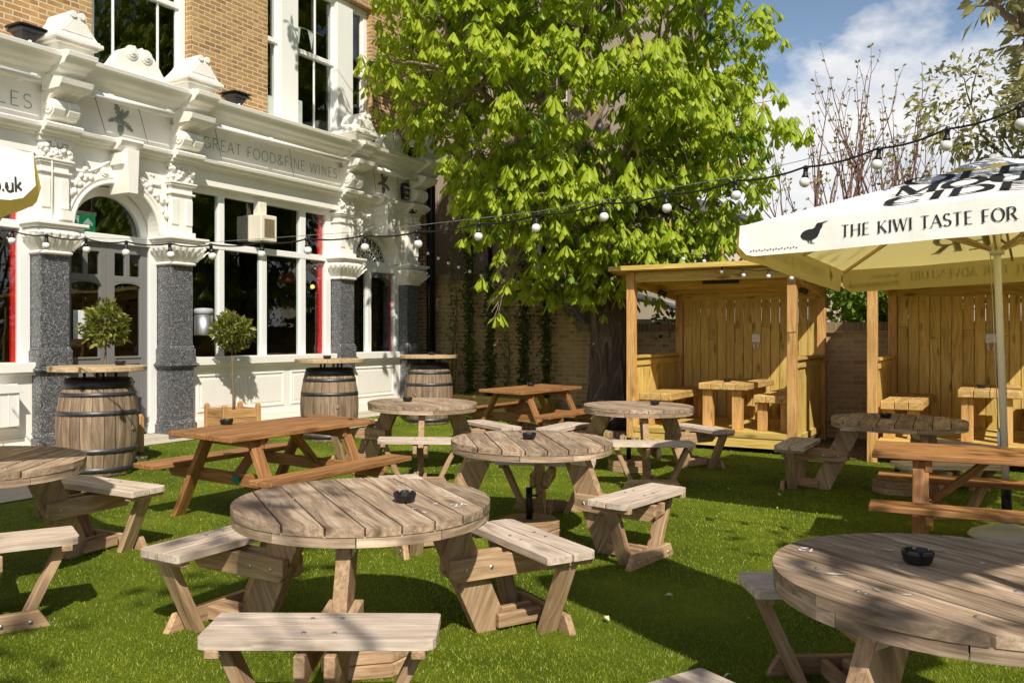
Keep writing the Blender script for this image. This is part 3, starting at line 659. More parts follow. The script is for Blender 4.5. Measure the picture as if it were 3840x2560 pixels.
# pilasters -----------------
def leafy(mb, c, hw, z0, z1, n, r, seed):
    rr = random.Random(seed)
    for row in range(2):
        for i in range(n):
            t = (i + row * .5) / n * 4; sd = int(t); f = (t - sd) * 2 - 1; q = hw + .004
            x, y = [(f * q, -q), (q, f * q), (-f * q, q), (-q, -f * q)][sd % 4]
            mb.sphere((c[0] + x, c[1] + y, z0 + (z1 - z0) * (.3 + .45 * row)), r * rr.uniform(.8, 1.15), 7, 5, 0, (.8, .8, 2.6))
def leaf_bowl(mb, c, hw):
    # carved leaves standing proud of the bowl: each a ribbed tongue curling out at its tip
    per = 4 * 2 * (hw + .06); n = 24
    for i in range(n):
        for row in (0, 1):
            t = (i + .5 * row) / n * 4; sd = int(t) % 4; f = (t - int(t)) * 2 - 1; wd = per / n * .5; top = 1.0 if row else .72; vs = []
            for k in range(7):
                z = 2.275 + .215 * top * k / 6; q = hw + np.interp(z, [2.27, 2.30, 2.35, 2.42, 2.465, 2.50], [.005, .015, .06, .095, .10, .08]) + (.012 if row == 0 else .005) + (.02 if k >= 5 else 0) - (.004 if k == 6 else 0); ww = wd * math.sin(math.pi * (.18 + .70 * k / 6)) * .95
                for m_, dq in ((-1, -.012), (0, .006), (1, -.012)):
                    a = f * q + m_ * ww; x, y = [(a, -q - dq), (q + dq, a), (-a, q + dq), (-q - dq, -a)][sd]; vs.append((c[0] + x, c[1] + y, z - (.012 if k == 6 else 0)))
            mb.add(vs, [(k * 3 + j, k * 3 + j + 1, (k + 1) * 3 + j + 1, (k + 1) * 3 + j) for k in range(6) for j in range(2)], None, 0, True)
def pilaster(pc, hw=.175):
    mb = MB(); back = .55
    def blk(h, f, z0, z1): mb.bx(pc - h, pc + h, -f, back, z0, z1, 0, 'planar')
    blk(hw + .035, .035, -.1, .18); extr(mb, [(-.55, .18), (.035, .18), (.012, .235), (-.55, .235)], pc - hw - .014, pc + hw + .014)
    blk(hw + .004, .004, .232, .90)
    for (h, f, z0, z1) in ((.03, .03, .902, .925), (.055, .055, .925, .955), (.035, .035, .955, .975), (.022, .022, .975, 1.15)): blk(hw + h, f, z0, z1)
    extr(mb, [(-.55, 1.15), (.022, 1.15), (.002, 1.19), (-.55, 1.19)], pc - hw - .008, pc + hw + .008)
    blk(hw - .004, -.004, 1.188, 2.235)
    p = mb.build('pilaster', M['granite'], pub, bevel=.006)
    mb = MB(); c = (pc, hw - .03, 0)
    mb.lathe([(hw + .0, 2.225), (hw + .028, 2.232), (hw + .028, 2.262), (hw + .005, 2.27), (hw + .015, 2.30), (hw + .06, 2.35), (hw + .095, 2.42), (hw + .10, 2.465), (hw + .075, 2.50), (hw + .06, 2.515)], 48, c, 0, True, None, True, 7)
    leaf_bowl(mb, c, hw)
    mb.bx(pc - hw - .10, pc + hw + .10, -.12, back, 2.515, 2.545, 0, 'planar'); mb.bx(pc - hw - .135, pc + hw + .135, -.155, back, 2.545, 2.58, 0, 'planar')
    mb.build('capital', M['moulding'], p, bevel=.006)
    mb = MB()
    def cb(h, f, z0, z1): mb.bx(pc - h, pc + h, -f, .4, z0, z1, 0, 'planar')
    cb(hw + .02, .02, 2.58, 2.66); cb(hw - .01, -.01, 2.66, 3.14); cb(hw + .015, .02, 3.14, 3.165); cb(hw - .01, -.008, 3.165, 3.25); cb(hw + .02, .025, 3.25, 3.275); cb(hw + .035, .04, 3.275, 3.30)
    cb(hw + .0, .005, 3.30, 3.48); cb(hw + .03, .035, 3.48, 3.545)
    for k in (-1, 1): mb.bx(pc + k * .11 - .05, pc + k * .11 + .05, -.006, .05, 2.75, 3.08, 0, 'planar')
    rr = random.Random(int(pc * 31))
    for i in range(30): mb.sphere((pc + rr.uniform(-hw, hw), -.01 - rr.uniform(0, .02), rr.uniform(3.32, 3.47)), rr.uniform(.018, .04), 7, 5)
    for i in range(10): mb.sphere((pc - hw - .005, rr.uniform(0, .1), rr.uniform(3.32, 3.47)), rr.uniform(.018, .035), 7, 5)
    mb.build('upper_shaft', M['moulding'], p, bevel=.005)
    # scrolled console between architrave and cornice
    mb = MB()
    prof = [(-.03, 3.68), (.05, 3.68), (.06, 3.72), (.10, 3.71), (.15, 3.72), (.20, 3.76), (.225, 3.81), (.225, 3.86), (.20, 3.91), (.15, 3.93), (.12, 3.93), (.17, 3.96), (.23, 3.98), (.30, 4.0), (.33, 4.02), (-.03, 4.02)]
    extr(mb, prof, pc - .155, pc - .02); extr(mb, prof, pc + .02, pc + .155); extr(mb, [(w * .9, z) for w, z in prof], pc - .022, pc + .022)
    for k in (-1, 1): mb.tube([(pc + k * .156, -.14, 3.83), (pc + k * .172, -.14, 3.83)], .07, 14, smooth=False); mb.tube([(pc + k * .17, -.14, 3.83), (pc + k * .182, -.14, 3.83)], .032, 10, smooth=False)
    mb.build('console', M['moulding'], p, bevel=.004)
    # block and little scrolled pediment on top of the cornice
    mb = MB(); mb.bx(pc - .20, pc + .20, -.36, .05, 4.38, 4.50, 0, 'planar'); mb.bx(pc - .25, pc + .25, -.41, .07, 4.50, 4.53, 0, 'planar'); mb.bx(pc - .29, pc + .29, -.45, .09, 4.53, 4.575, 0, 'planar'); mb.bx(pc - .265, pc + .265, -.425, .08, 4.575, 4.60, 0, 'planar')
    pr = [(-.26, 4.60), (.26, 4.60), (.22, 4.64), (.15, 4.72), (.10, 4.80), (.085, 4.85), (.045, 4.875), (.0, 4.84), (-.045, 4.875), (-.085, 4.85), (-.10, 4.80), (-.15, 4.72), (-.22, 4.64)]
    mb.prism(pr, -.40, .02, lambda a, b, h: (pc + a, h, b)); mb.prism([(a * .72, 4.63 + (b - 4.6) * .78) for a, b in pr], -.408, -.395, lambda a, b, h: (pc + a, h, b))
    for k in (-1, 1): mb.tube([(pc + k * .05, -.425, 4.835), (pc + k * .05, .02, 4.835)], .04, 10, smooth=False)
    mb.build('finial', M['moulding'], p, bevel=.005)
for pc in (-5.1, -1.865, -.155, 3.06, 4.83): pilaster(pc)
# arched bays -----------------
def arch_bay(c, u0, u1):
    mb = MB(); zc = 2.58; r = .57; zt = 3.545; n = 28; A = -.08; D_ = -.42
    an = [math.pi * i / n for i in range(n + 1)]
    for i in range(n):
        p = [(c + r * math.cos(a), zc + r * math.sin(a)) for a in (an[i], an[i + 1])]
        q = []
        for a in (an[i], an[i + 1]):   # project out to the panel border
            cx_, sx_ = math.cos(a), math.sin(a); k = 1e9
            if abs(cx_) > 1e-6: k = min(k, ((u1 - c) if cx_ > 0 else (c - u0)) / abs(cx_))
            if sx_ > 1e-6: k = min(k, (zt - zc) / sx_)
            q.append((c + k * cx_, zc + k * sx_))
        mb.add([(x, -A, z) for x, z in (p[0], q[0], q[1], p[1])], [(0, 1, 2, 3)])
        mb.add([(p[0][0], -A, p[0][1]), (p[1][0], -A, p[1][1]), (p[1][0], -D_, p[1][1]), (p[0][0], -D_, p[0][1])], [(0, 1, 2, 3)], None, 0, True)
        cr = [k for k in ((u0, zt), (u1, zt))]
    for (uu) in (u0, u1):   # corner fill
        mb.add([(uu, -A, zt), (c, -A - .0, zt), (c + (uu - c) * .999, -A, zc)], [(0, 1, 2)]) if False else None
    # exact corner triangles
    for sg, uu in ((1, u1), (-1, u0)):
        a0 = math.atan2(zt - zc, uu - c)
        i = max(k for k in range(n + 1) if (an[k] <= a0 + 1e-9))
        def hit(a):
            cx_, sx_ = math.cos(a), math.sin(a); k = 1e9
            if abs(cx_) > 1e-6: k = min(k, ((u1 - c) if cx_ > 0 else (c - u0)) / abs(cx_))
            if sx_ > 1e-6: k = min(k, (zt - zc) / sx_)
            return (c + k * cx_, zc + k * sx_)
        h0, h1 = hit(an[i]), hit(an[min(i + 1, n)])
        mb.add([(h0[0], -A, h0[1]), (uu, -A, zt), (h1[0], -A, h1[1])], [(0, 1, 2)])
    ab = mb.build('arch', M['cream'], pub)
    mb = MB()
    for (rr_, off, tr) in ((r + .025, -A + .0, .026), (r + .085, -A, .02), (r + .11, -A, .014)):
        mb.tube([(c + rr_ * math.cos(a), off, zc + rr_ * math.sin(a)) for a in an], tr, 6)
    mb.build('archivolt', M['moulding'], ab)
    mb = MB(); mb.prism([(-.085, 3.545), (.085, 3.545), (.065, 3.02), (-.065, 3.02)], -.03, .33, lambda a, b, h: (c + a, .13 - h, b)) 
    mb.prism([(-.12, 3.36), (.12, 3.36), (.12, 3.50), (-.12, 3.50)], .0, .25, lambda a, b, h: (c + a, .1 - h, b)); mb.prism([(-.06, 3.04), (.06, 3.04), (.07, 3.16), (-.07, 3.16)], .2, .25, lambda a, b, h: (c + a, .1 - h + .0, b + .0))
    extr(mb, [(w + .10, z) for w, z in [(-.2, 3.543), (.0, 3.535), (.02, 3.56), (.06, 3.58), (.10, 3.64), (.08, 3.67), (-.2, 3.67)]], c - .15, c + .15)
    mb.build('keystone', M['moulding'], ab, bevel=.004)
    mb = MB()
    for sg in (-1, 1):
        pts = []
        for i in range(13):
            t = i / 12; x = c + sg * (.12 + .46 * t); z = 3.42 - .22 * math.sin(math.pi * .5 * min(1, t * 1.1)) + .03 * t; pts.append((x, -A - .01, z))
        mb.tube(pts, .018, 6)
        mb.tube([(c + sg * .2, -A - .004, 3.27), (c + sg * .2, -A - .03, 3.27)], .055, 12, smooth=False); mb.tube([(c + sg * .2, -A - .03, 3.27), (c + sg * .2, -A - .045, 3.27)], .028, 10, smooth=False)
        rr = random.Random(int(c * 9) + sg)
        for i in range(16):
            a = R(rr.uniform(18, 58)); q = rr.uniform(.70, .82); mb.sphere((c + sg * q * math.cos(a), -A - .015, zc + q * math.sin(a)), rr.uniform(.025, .05), 7, 5, 0, (1, .6, 1))
        for i in range(9): mb.sphere((c + sg * rr.uniform(.16, .5), -A - .008, rr.uniform(3.24, 3.36)), rr.uniform(.012, .026), 7, 5, 0, (1, .6, 1))
    mb.build('swag_ornament', M['moulding'], ab)
    return ab
arch_bay(-1.02, -1.69, -.33); arch_bay(3.92, 3.235, 4.655)
# swan-neck scroll pediments above the cornice -----------------
for c in (-1.02, 3.88):
    mb = MB(); L = []
    for i in range(15):
        t = i / 14; L.append((.10 + .42 * (1 - t), 4.42 + .30 * (1 / (1 + math.exp(-(t - .55) * 9)))))
    poly = [(-.6, 4.40), (.6, 4.40), (.56, 4.425)] + L + [(.05, 4.76), (.0, 4.70), (-.05, 4.76)] + [(-a, b) for a, b in reversed(L)] + [(-.56, 4.425)]
    mb.prism(poly, -.30, -.14, lambda a, b, h: (c + a, h, b))
    for k in (-1, 1):
        for (q, d) in ((.085, .315), (.055, .33), (.025, .345)): mb.tube([(c + k * .10, -.29, 4.66), (c + k * .10, -d, 4.66)], q, 14, smooth=False)
    mb.build('scroll_pediment', M['moulding'], pub, bevel=.004)
# shop windows -----------------
def shopwin(u0, u1, mulls, low_mulls, zt, zs, zh, F=-.19):
    mb = MB()
    def v(a, b, z0, z1, w=F, d=.09): mb.bx(a, b, -w, -w + d, z0, z1)
    v(u0, u0 + .13, zs, zh, F + .004); v(u1 - .122, u1, zs, zh, F + .004); v(u0 + .13, u1 - .122, zh - .09, zh); v(u0 + .13, u1 - .122, zt, zt + .09, F + .01)
    for a, b in mulls: v(a, b, zs, zt, F + .005); v(a, b, zt + .09, zh - .09, F + .005)
    for a, b in low_mulls: v(a, b, zs, zt, F + .005)
    w = mb.build('shop_window', M['white'], pub, bevel=.006)
    mb = MB(); mb.bx(u0 + .05, u1 - .05, .23, .234, zs, zh - .02); mb.build('glass', M['glass'], w)
    mb = MB(); mb.bx(u0, u1, .05, .4, zs - .11, zs, 0, 'planar'); mb.bx(u0, u1, .075, .4, zs - .14, zs - .11, 0, 'planar'); mb.build('window_sill', M['cream'], w, bevel=.006)
    return w
wm = shopwin(.02, 2.87, [(.60, .70), (2.18, 2.30)], [(1.38, 1.49)], 2.51, 1.03, 3.34)
wl = shopwin(-4.92, -2.04, [(-4.3, -4.2), (-2.75, -2.65)], [(-3.5, -3.4)], 2.50, 1.02, 3.34)
w3 = shopwin(3.235, 4.655, [(3.78, 3.89)], [], 2.42, 1.04, 2.60)
# fanlights -----------------
def fanlight(c, scroll, Fw=.30):
    mb = MB(); zc = 2.56; an = [math.pi * i / 24 for i in range(25)]
    ri, ro = .465, .575
    for i in range(24):
        q = [(c + r_ * math.cos(a), zc + r_ * math.sin(a)) for r_ in (ri, ro) for a in (an[i], an[i + 1])]
        v_ = [(x, y, z) for y in (Fw, Fw + .07) for x, z in q]
        mb.add(v_, [(0, 2, 3, 1), (5, 7, 6, 4), (0, 1, 5, 4)])
    f = mb.build('fanlight', M['white'], pub)
    mb = MB(); pl = [(c + .5 * math.cos(a), zc + .5 * math.sin(a)) for a in an]; mb.prism(pl, Fw + .04, Fw + .044, lambda a, b, h: (a, h, b)); mb.build('glass', M['glass'], f)
    if scroll:
        mb = MB(); rr = random.Random(8)
        for i in range(9):
            a0 = math.pi * (i + .5) / 9; ca, sa = math.cos(a0), math.sin(a0)
            mb.tube([(c + q * ca, Fw + .02, zc + q * sa) for q in (.04, .2, .34)], .009, 5)
            for (q, s_) in ((.41, .045), (.26, .04)):
                mb.tube([(c + q * ca + s_ * math.cos(t), Fw + .02, zc + q * sa + s_ * math.sin(t)) for t in [k * math.pi / 5 for k in range(9)]], .009, 5)
        for q in (.12, .33, .455): mb.tube([(c + q * math.cos(a), Fw + .02, zc + q * math.sin(a)) for a in an[::2]], .009, 5)
        for i in range(8):
            a0 = math.pi * (i + 1) / 9; mb.tube([(c + .2 * math.cos(a0) + .04 * math.cos(t), Fw + .022, zc + .2 * math.sin(a0) + .04 * math.sin(t)) for t in [k * math.pi / 5 for k in range(11)]], .008, 5)
        mb.build('iron_scrollwork', M['cream'], f)
    return f
fl = fanlight(-1.02, False); fanlight(3.92, True, .27)
# door -----------------
mb = MB(); mb.bx(-1.69, -.33, .26, .40, 2.45, 2.56); mb.bx(-1.69, -1.58, .27, .40, .06, 2.45); mb.bx(-.44, -.33, .27, .40, .06, 2.45); df = mb.build('door_frame', M['white'], pub, bevel=.006)
def leaf(u0, u1):
    mb = MB(); a, b = u0, u1; F = .31
    def q(x0, x1, z0, z1, f=F, d=.05): mb.bx(x0, x1, f, f + d, z0, z1)
    q(a, a + .10, .09, 2.45); q(b - .10, b, .09, 2.45); q(a + .10, b - .10, 2.34, 2.45, F + .002); q(a + .10, b - .10, 1.98, 2.06, F + .002); q(a + .10, b - .10, .96, 1.04, F + .002); q(a + .10, b - .10, .09, .30, F + .002)
    q((a + b) / 2 - .03, (a + b) / 2 + .03, 2.06, 2.34, F + .004); q(a + .1, b - .1, .30, .96, F + .018, .02); q(a + .10, b - .10, 1.035, 1.06, F - .012, .02)
    pl = [(a + .1, 1.98), (b - .1, 1.98), (b - .1, 1.92)] + [((a + b) / 2 + (b - a - .2) / 2 * math.cos(t), 1.92 + .05 * math.sin(t)) for t in [math.pi * i / 10 for i in range(1, 10)]] + [(a + .1, 1.92)]
    mb.prism(pl, F + .003, F + .048, lambda x, z, h: (x, h, z))
    d = mb.build('door_leaf', M['greydoor'], df, bevel=.004)
    mb = MB(); mb.bx(a + .06, b - .06, F + .03, F + .034, 1.0, 2.38); return d, mb
for a, b in ((-1.576, -1.014), (-1.010, -.445)):
    d, mb = leaf(a, b); mb.build('door_glass', M['glass'], pub)
mb = MB(); mb.bx(-1.72, -.3, .0, .42, -.08, .055, 0, 'planar'); mb.build('door_step', M['stone'], pub, bevel=.01)
mb = MB(); mb.bx(-1.46, -1.24, .302, .304, 1.28, 1.62); mb.build('notice', M['paper'], pub)
# panelled dado under the windows -----------------
def dado(u0, u1, panels, w=-.15):
    mb = MB(); mb.bx(u0, u1, -w, .5, .12, .905, 0, 'planar'); mb.bx(u0, u1, -w - .03, .5, .05, .19, 0, 'planar'); mb.bx(u0, u1, -w - .015, .5, .19, .215, 0, 'planar')
    d = mb.build('dado', M['cream'], pub, bevel=.005)
    for (a, b) in panels:
        mb = MB(); z0, z1, t_ = .28, .79, .03
        for (x0, x1, y0, y1) in ((a, b, z1 - t_, z1), (a, b, z0, z0 + t_), (a, a + t_, z0 + t_, z1 - t_), (b - t_, b, z0 + t_, z1 - t_)): mb.bx(x0, x1, -w - .014, -w + .02, y0, y1, 0, 'planar')
        mb.bx(a + .06, b - .06, -w - .006, -w + .02, z0 + .06, z1 - .06, 0, 'planar')
        mb.build('panel_moulding', M['cream'], d, bevel=.008)
    mb = MB(); mb.bx(u0, u1, -w - .09, .5, -.1, .05, 0, 'planar'); mb.build('plinth', M['stone'], d, bevel=.01)
dado(.02, 2.87, [(.20, .93), (1.05, 1.79), (1.93, 2.70)]); dado(-4.92, -2.04, [(-4.75, -4.0), (-3.85, -3.1), (-2.95, -2.2)]); dado(3.235, 4.655, [(3.4, 4.45)])
# awning roller bars under the cornice -----------------
for (a, b) in ((-4.6, -2.2), (-1.6, -.5), (.12, 2.78), (3.4, 4.62)):
    mb = MB(); mb.tube([(a, -.25, 4.075), (b, -.25, 4.075)], .034, 10)
    for u_ in (a + .06, b - .06, (a + b) / 2 - .3): mb.bx(u_ - .03, u_ + .03, -.26, .03, 4.085, 4.12)
    for u_ in (a + .08, (a + b) / 2 + .1): mb.tube([(u_, -.20, 4.05), (u_ + .24, -.05, 3.70)], .005, 5, 1)
    mb.build('awning_roller', [M['white'], M['ltr']], pub)
# sash windows upstairs -----------------
def sash(u0, u1, posts, rail, bars, nm):
    mb = MB(); y = .21
    def v(a, b, z0, z1, f=y, d=.10): mb.bx(a, b, f, f + d, z0, z1)
    ed_ = [u0] + [p for pr in posts for p in pr] + [u1]
    v(u0, u0 + .09, 4.35, 6.86); v(u1 - .09, u1, 4.35, 6.86); v(u0 + .09, u1 - .09, 6.74, 6.86, y - .004); v(u0 + .09, u1 - .09, 4.35, 4.5, y - .004)
    for a, b in posts: v(a, b, 4.5, 6.74, y - .06, .2); 
    segs = list(zip(ed_[0::2], ed_[1::2]))
    for i, (a, b) in enumerate(segs):
        a2 = a + (.09 if i == 0 else 0); b2 = b - (.09 if i == len(segs) - 1 else 0)
        v(a2, b2, rail - .035, rail + .035, y + .005); v(a2, a2 + .035, 4.5, 6.74, y + .03, .04); v(b2 - .035, b2, 4.5, 6.74, y + .03, .04)
        for bb in bars[i]: v(bb - .014, bb + .014, 4.5, rail - .035, y + .04, .03); v(bb - .014, bb + .014, rail + .035, 6.74, y + .02, .03)
    w = mb.build('sash_window', M['white'], pub, bevel=.005)
    mb = MB(); mb.bx(u0 + .05, u1 - .05, y + .055, y + .058, 4.4, 6.8); mb.build('glass', M['glass'], w)
    return w
s1 = sash(W1[0] + .003, W1[1] - .003, [], 5.66, [[-.97, -.33]], 'a'); s2 = sash(W2[0] + .003, W2[1] - .003, [(1.74, 2.10), (2.98, 3.37)], 5.73, [[], [2.56], []], 'b')
mb = MB(); mb.bx(1.53, 1.73, .32, .34, 4.5, 4.92); mb.build('white_boarding', M['white'], s2); mb = MB(); mb.bx(2.11, 2.36, .32, .34, 4.5, 5.0); mb.build('white_boarding', M['white'], s2)
mb = MB()
for u_ in (2.33, 2.62): mb.add([(u_, .45, 6.22), (u_ + .13, .45, 6.20), (u_ + .09, .45, 5.93)], [(0, 1, 2)])
mb.tube([(2.0, .45, 6.25), (2.4, .45, 6.21), (3.0, .45, 6.24)], .004, 4); mb.build('bunting', M['paper'], s2)
# bits and pieces on and behind the glass -----------------
mb = MB(); mb.bx(2.66, 2.85, .262, .292, 1.0, 3.3); mb.build('red_shutter', M['red'], wm); mb = MB(); mb.bx(-2.21, -2.06, .262, .292, 1.0, 3.3); mb.build('red_shutter', M['red'], wl); mb = MB(); mb.bx(4.50, 4.525, .262, .292, 1.0, 2.4); mb.build('red_shutter', M['red'], w3)
mb = MB(); mb.lathe([(.02, .24), (.05, .2), (.24, .05), (.26, .0), (.24, .01)], 20, (3.1, 1.25, 2.22)); mb.tube([(3.1, 1.25, 2.46), (3.1, 1.25, 3.5)], .008, 5); pl_ = mb.build('pendant_lamp', M['shadeorange'], pub)
for p_, r_ in (((3.1, .8, 2.14), .035), ((-1.22, 1.2, 2.26), .028), ((-2.75, 1.0, 2.35), .03), ((-2.9, 1.2, 2.38), .024)): mb = MB(); mb.sphere(p_, r_); mb.build('lamp_bulb', M['lampglow'], pub)
mb = MB(); mb.bx(1.18, 1.49, -.02, .26, 2.68, 3.06); mb.bx(1.25, 1.41, .1, .22, 3.06, 3.26); vu = mb.build('ventilation_unit', M['fan'], pub, bevel=.012)
mb = MB()
for i in range(16): z = 2.745 + i * .0165; mb.bx(1.24, 1.43, -.028, -.021, z, z + .010)
for i in range(4): mb.bx(1.24 + i * .0617, 1.244 + i * .0617, -.031, -.022, 2.74, 3.0)
mb.build('grille', M['fangrille'], vu)
mb = MB(); mb.tube([(4.72, .0, 3.56), (4.72, -.12, 3.56)], .06, 12); mb.tube([(4.72, -.118, 3.56), (4.72, -.125, 3.56)], .035, 12, 1); mb.bx(4.66, 4.78, -.0, .06, 3.3, 3.42); mb.build('wall_spotlight', [M['black'], M['fan']], pub)
mb = MB(); mb.bx(-2.66, -2.28, -.02, .16, .34, .70, 0, 'planar'); mb.prism([(-2.7, .70), (-2.24, .70), (-2.3, .78), (-2.62, .82)], -.04, .16, lambda a, b, h: (a, h, b))
for k in range(4): mb.bx(-2.6 + k * .1, -2.592 + k * .1, -.026, -.02, .36, .69)
mb.tube([(-2.5, -.0, .34), (-2.5, -.02, .15), (-2.62, -.06, .03)], .008, 5); mb.build('meter_cabinet', M['white'], pub, bevel=.008)
mb = MB(); mb.tube([(5.33, .0, -.1), (5.33, .0, 4.1)], .05, 10); mb.build('downpipe', M['blackmetal'], pub); mb = MB(); mb.tube([(5.5, .04, -.1), (5.5, .04, 9.9)], .05, 10); mb.build('downpipe', M['blackmetal'], pub)
mb = MB(); mb.tube([(-1.92, -.03, 2.62), (-1.925, -.03, 3.5)], .006, 5); mb.bx(-1.86, -1.72, -.12, -.02, 2.62, 2.72); mb.build('cable_junction_box', M['cream'], pub)

# separate things fixed to or standing on the front
def local_thing(name, label, cat, u, w, z, group=None): return thing(name, label, cat, tuple(site(u, w, z)), SITE_RZ, group)
def floodlight(u, label):
    t = local_thing('floodlight', label, 'floodlight', u, .14, 4.44, 'black floodlights on the cornice')
    t.scale = (.66, .66, .66)
    mb = MB(); mb.lathe([(.07, .0), (.09, .03), (.16, .15), (.17, .17), (.22, .185), (.22, .21), (.19, .215), (.19, .23), (.245, .245), (.245, .265)], 24, (0, 0, 0), 0, False, None, True, 9); mb.build('housing', M['black'], t)
    mb = MB(); mb.tube([(.0, -.1, -.02), (.0, -.1, .05)], .03, 8); mb.build('bracket', M['white'], t)
    return t
for u_, lb in ((-2.28, 'black floodlight on the cornice at the far left above the first pilaster'), (.60, 'black floodlight on the cornice below the brick pier between the upstairs windows'), (4.62, 'black floodlight on the cornice at the right end of the pub beside the scroll pediment')): floodlight(u_, lb)
t = local_thing('plaque', 'black hexagonal plaque on the fascia at the right end of the pub', 'sign', 4.55, .02, 3.88)
mb = MB(); hexp = [(-.10, .05), (-.06, .14), (.06, .14), (.10, .05), (.07, -.15), (-.07, -.15)]
mb.prism(hexp, -.02, .05, lambda a, b, h: (a, -h, b)); mb.build('board', M['black'], t, bevel=.005)
mb = MB(); rr = random.Random(2)
for (z, L, hh) in ((.05, .075, .022), (-.02, .03, .012), (-.045, .05, .014)):
    x = -L
    while x < L: q = rr.uniform(.008, .02); mb.bx(x, x + q, -.054, -.0505, z + rr.uniform(-.003, .003), z + hh); x += q + .006
mb.bx(-.055, .055, -.054, -.0505, -.138, -.118); mb.build('lettering', M['paper'], t)
t = local_thing('exit_sign', 'green emergency exit sign with running man and arrow hanging inside the fanlight', 'exit sign', -1.18, -.55, 2.60)
mb = MB(); mb.bx(-.17, .17, 0, .03, 0, .2); mb.build('panel', M['exit'], t); mb = MB(); mb.bx(-.18, .18, -.01, .04, .2, .245); mb.tube([(0.13, .02, .24), (.15, .02, .6)], .004, 4); mb.build('lamp_case', M['steel'], t)
mb = MB(); y = lambda a, b, h: (a, -.002 - h, b)
mb.prism([(-.01 + .06, .03), (.03 + .06, .03), (.03 + .06, .10), (.07 + .06, .07), (.07 + .06, .105), (.01 + .06, .165), (-.05 + .06, .105), (-.05 + .06, .07), (-.01 + .06, .10)], 0, .003, y)
mb.prism([(-.14, .02), (-.05, .02), (-.05, .18), (-.14, .18)], 0, .002, y); mb.build('pictogram', M['exitw'], t)
mb = MB(); y2 = lambda a, b, h: (a, -.0045 - h, b)
mb.prism([(-.095, .155), (-.08, .17), (-.07, .155), (-.08, .145)], 0, .001, y2); mb.prism([(-.11, .14), (-.085, .135), (-.07, .10), (-.05, .09), (-.06, .08), (-.08, .09), (-.085, .07), (-.065, .03), (-.08, .03), (-.1, .07), (-.125, .04), (-.135, .05), (-.105, .09), (-.115, .12)], 0, .0015, y2); mb.build('running_figure', M['exit'], t)
t = local_thing('metal_canister', 'grey metal canister with a pale lid fixed beside the second granite pilaster', 'canister', .20, -.02, 1.32)
mb = MB(); mb.lathe([(.115, 0), (.12, .02), (.12, .28)], 24); mb.build('drum', M['steel'], t); mb = MB(); mb.lathe([(.125, .28), (.125, .34), (.11, .36), (.0, .37)], 24); mb.build('lid', M['lead'], t)
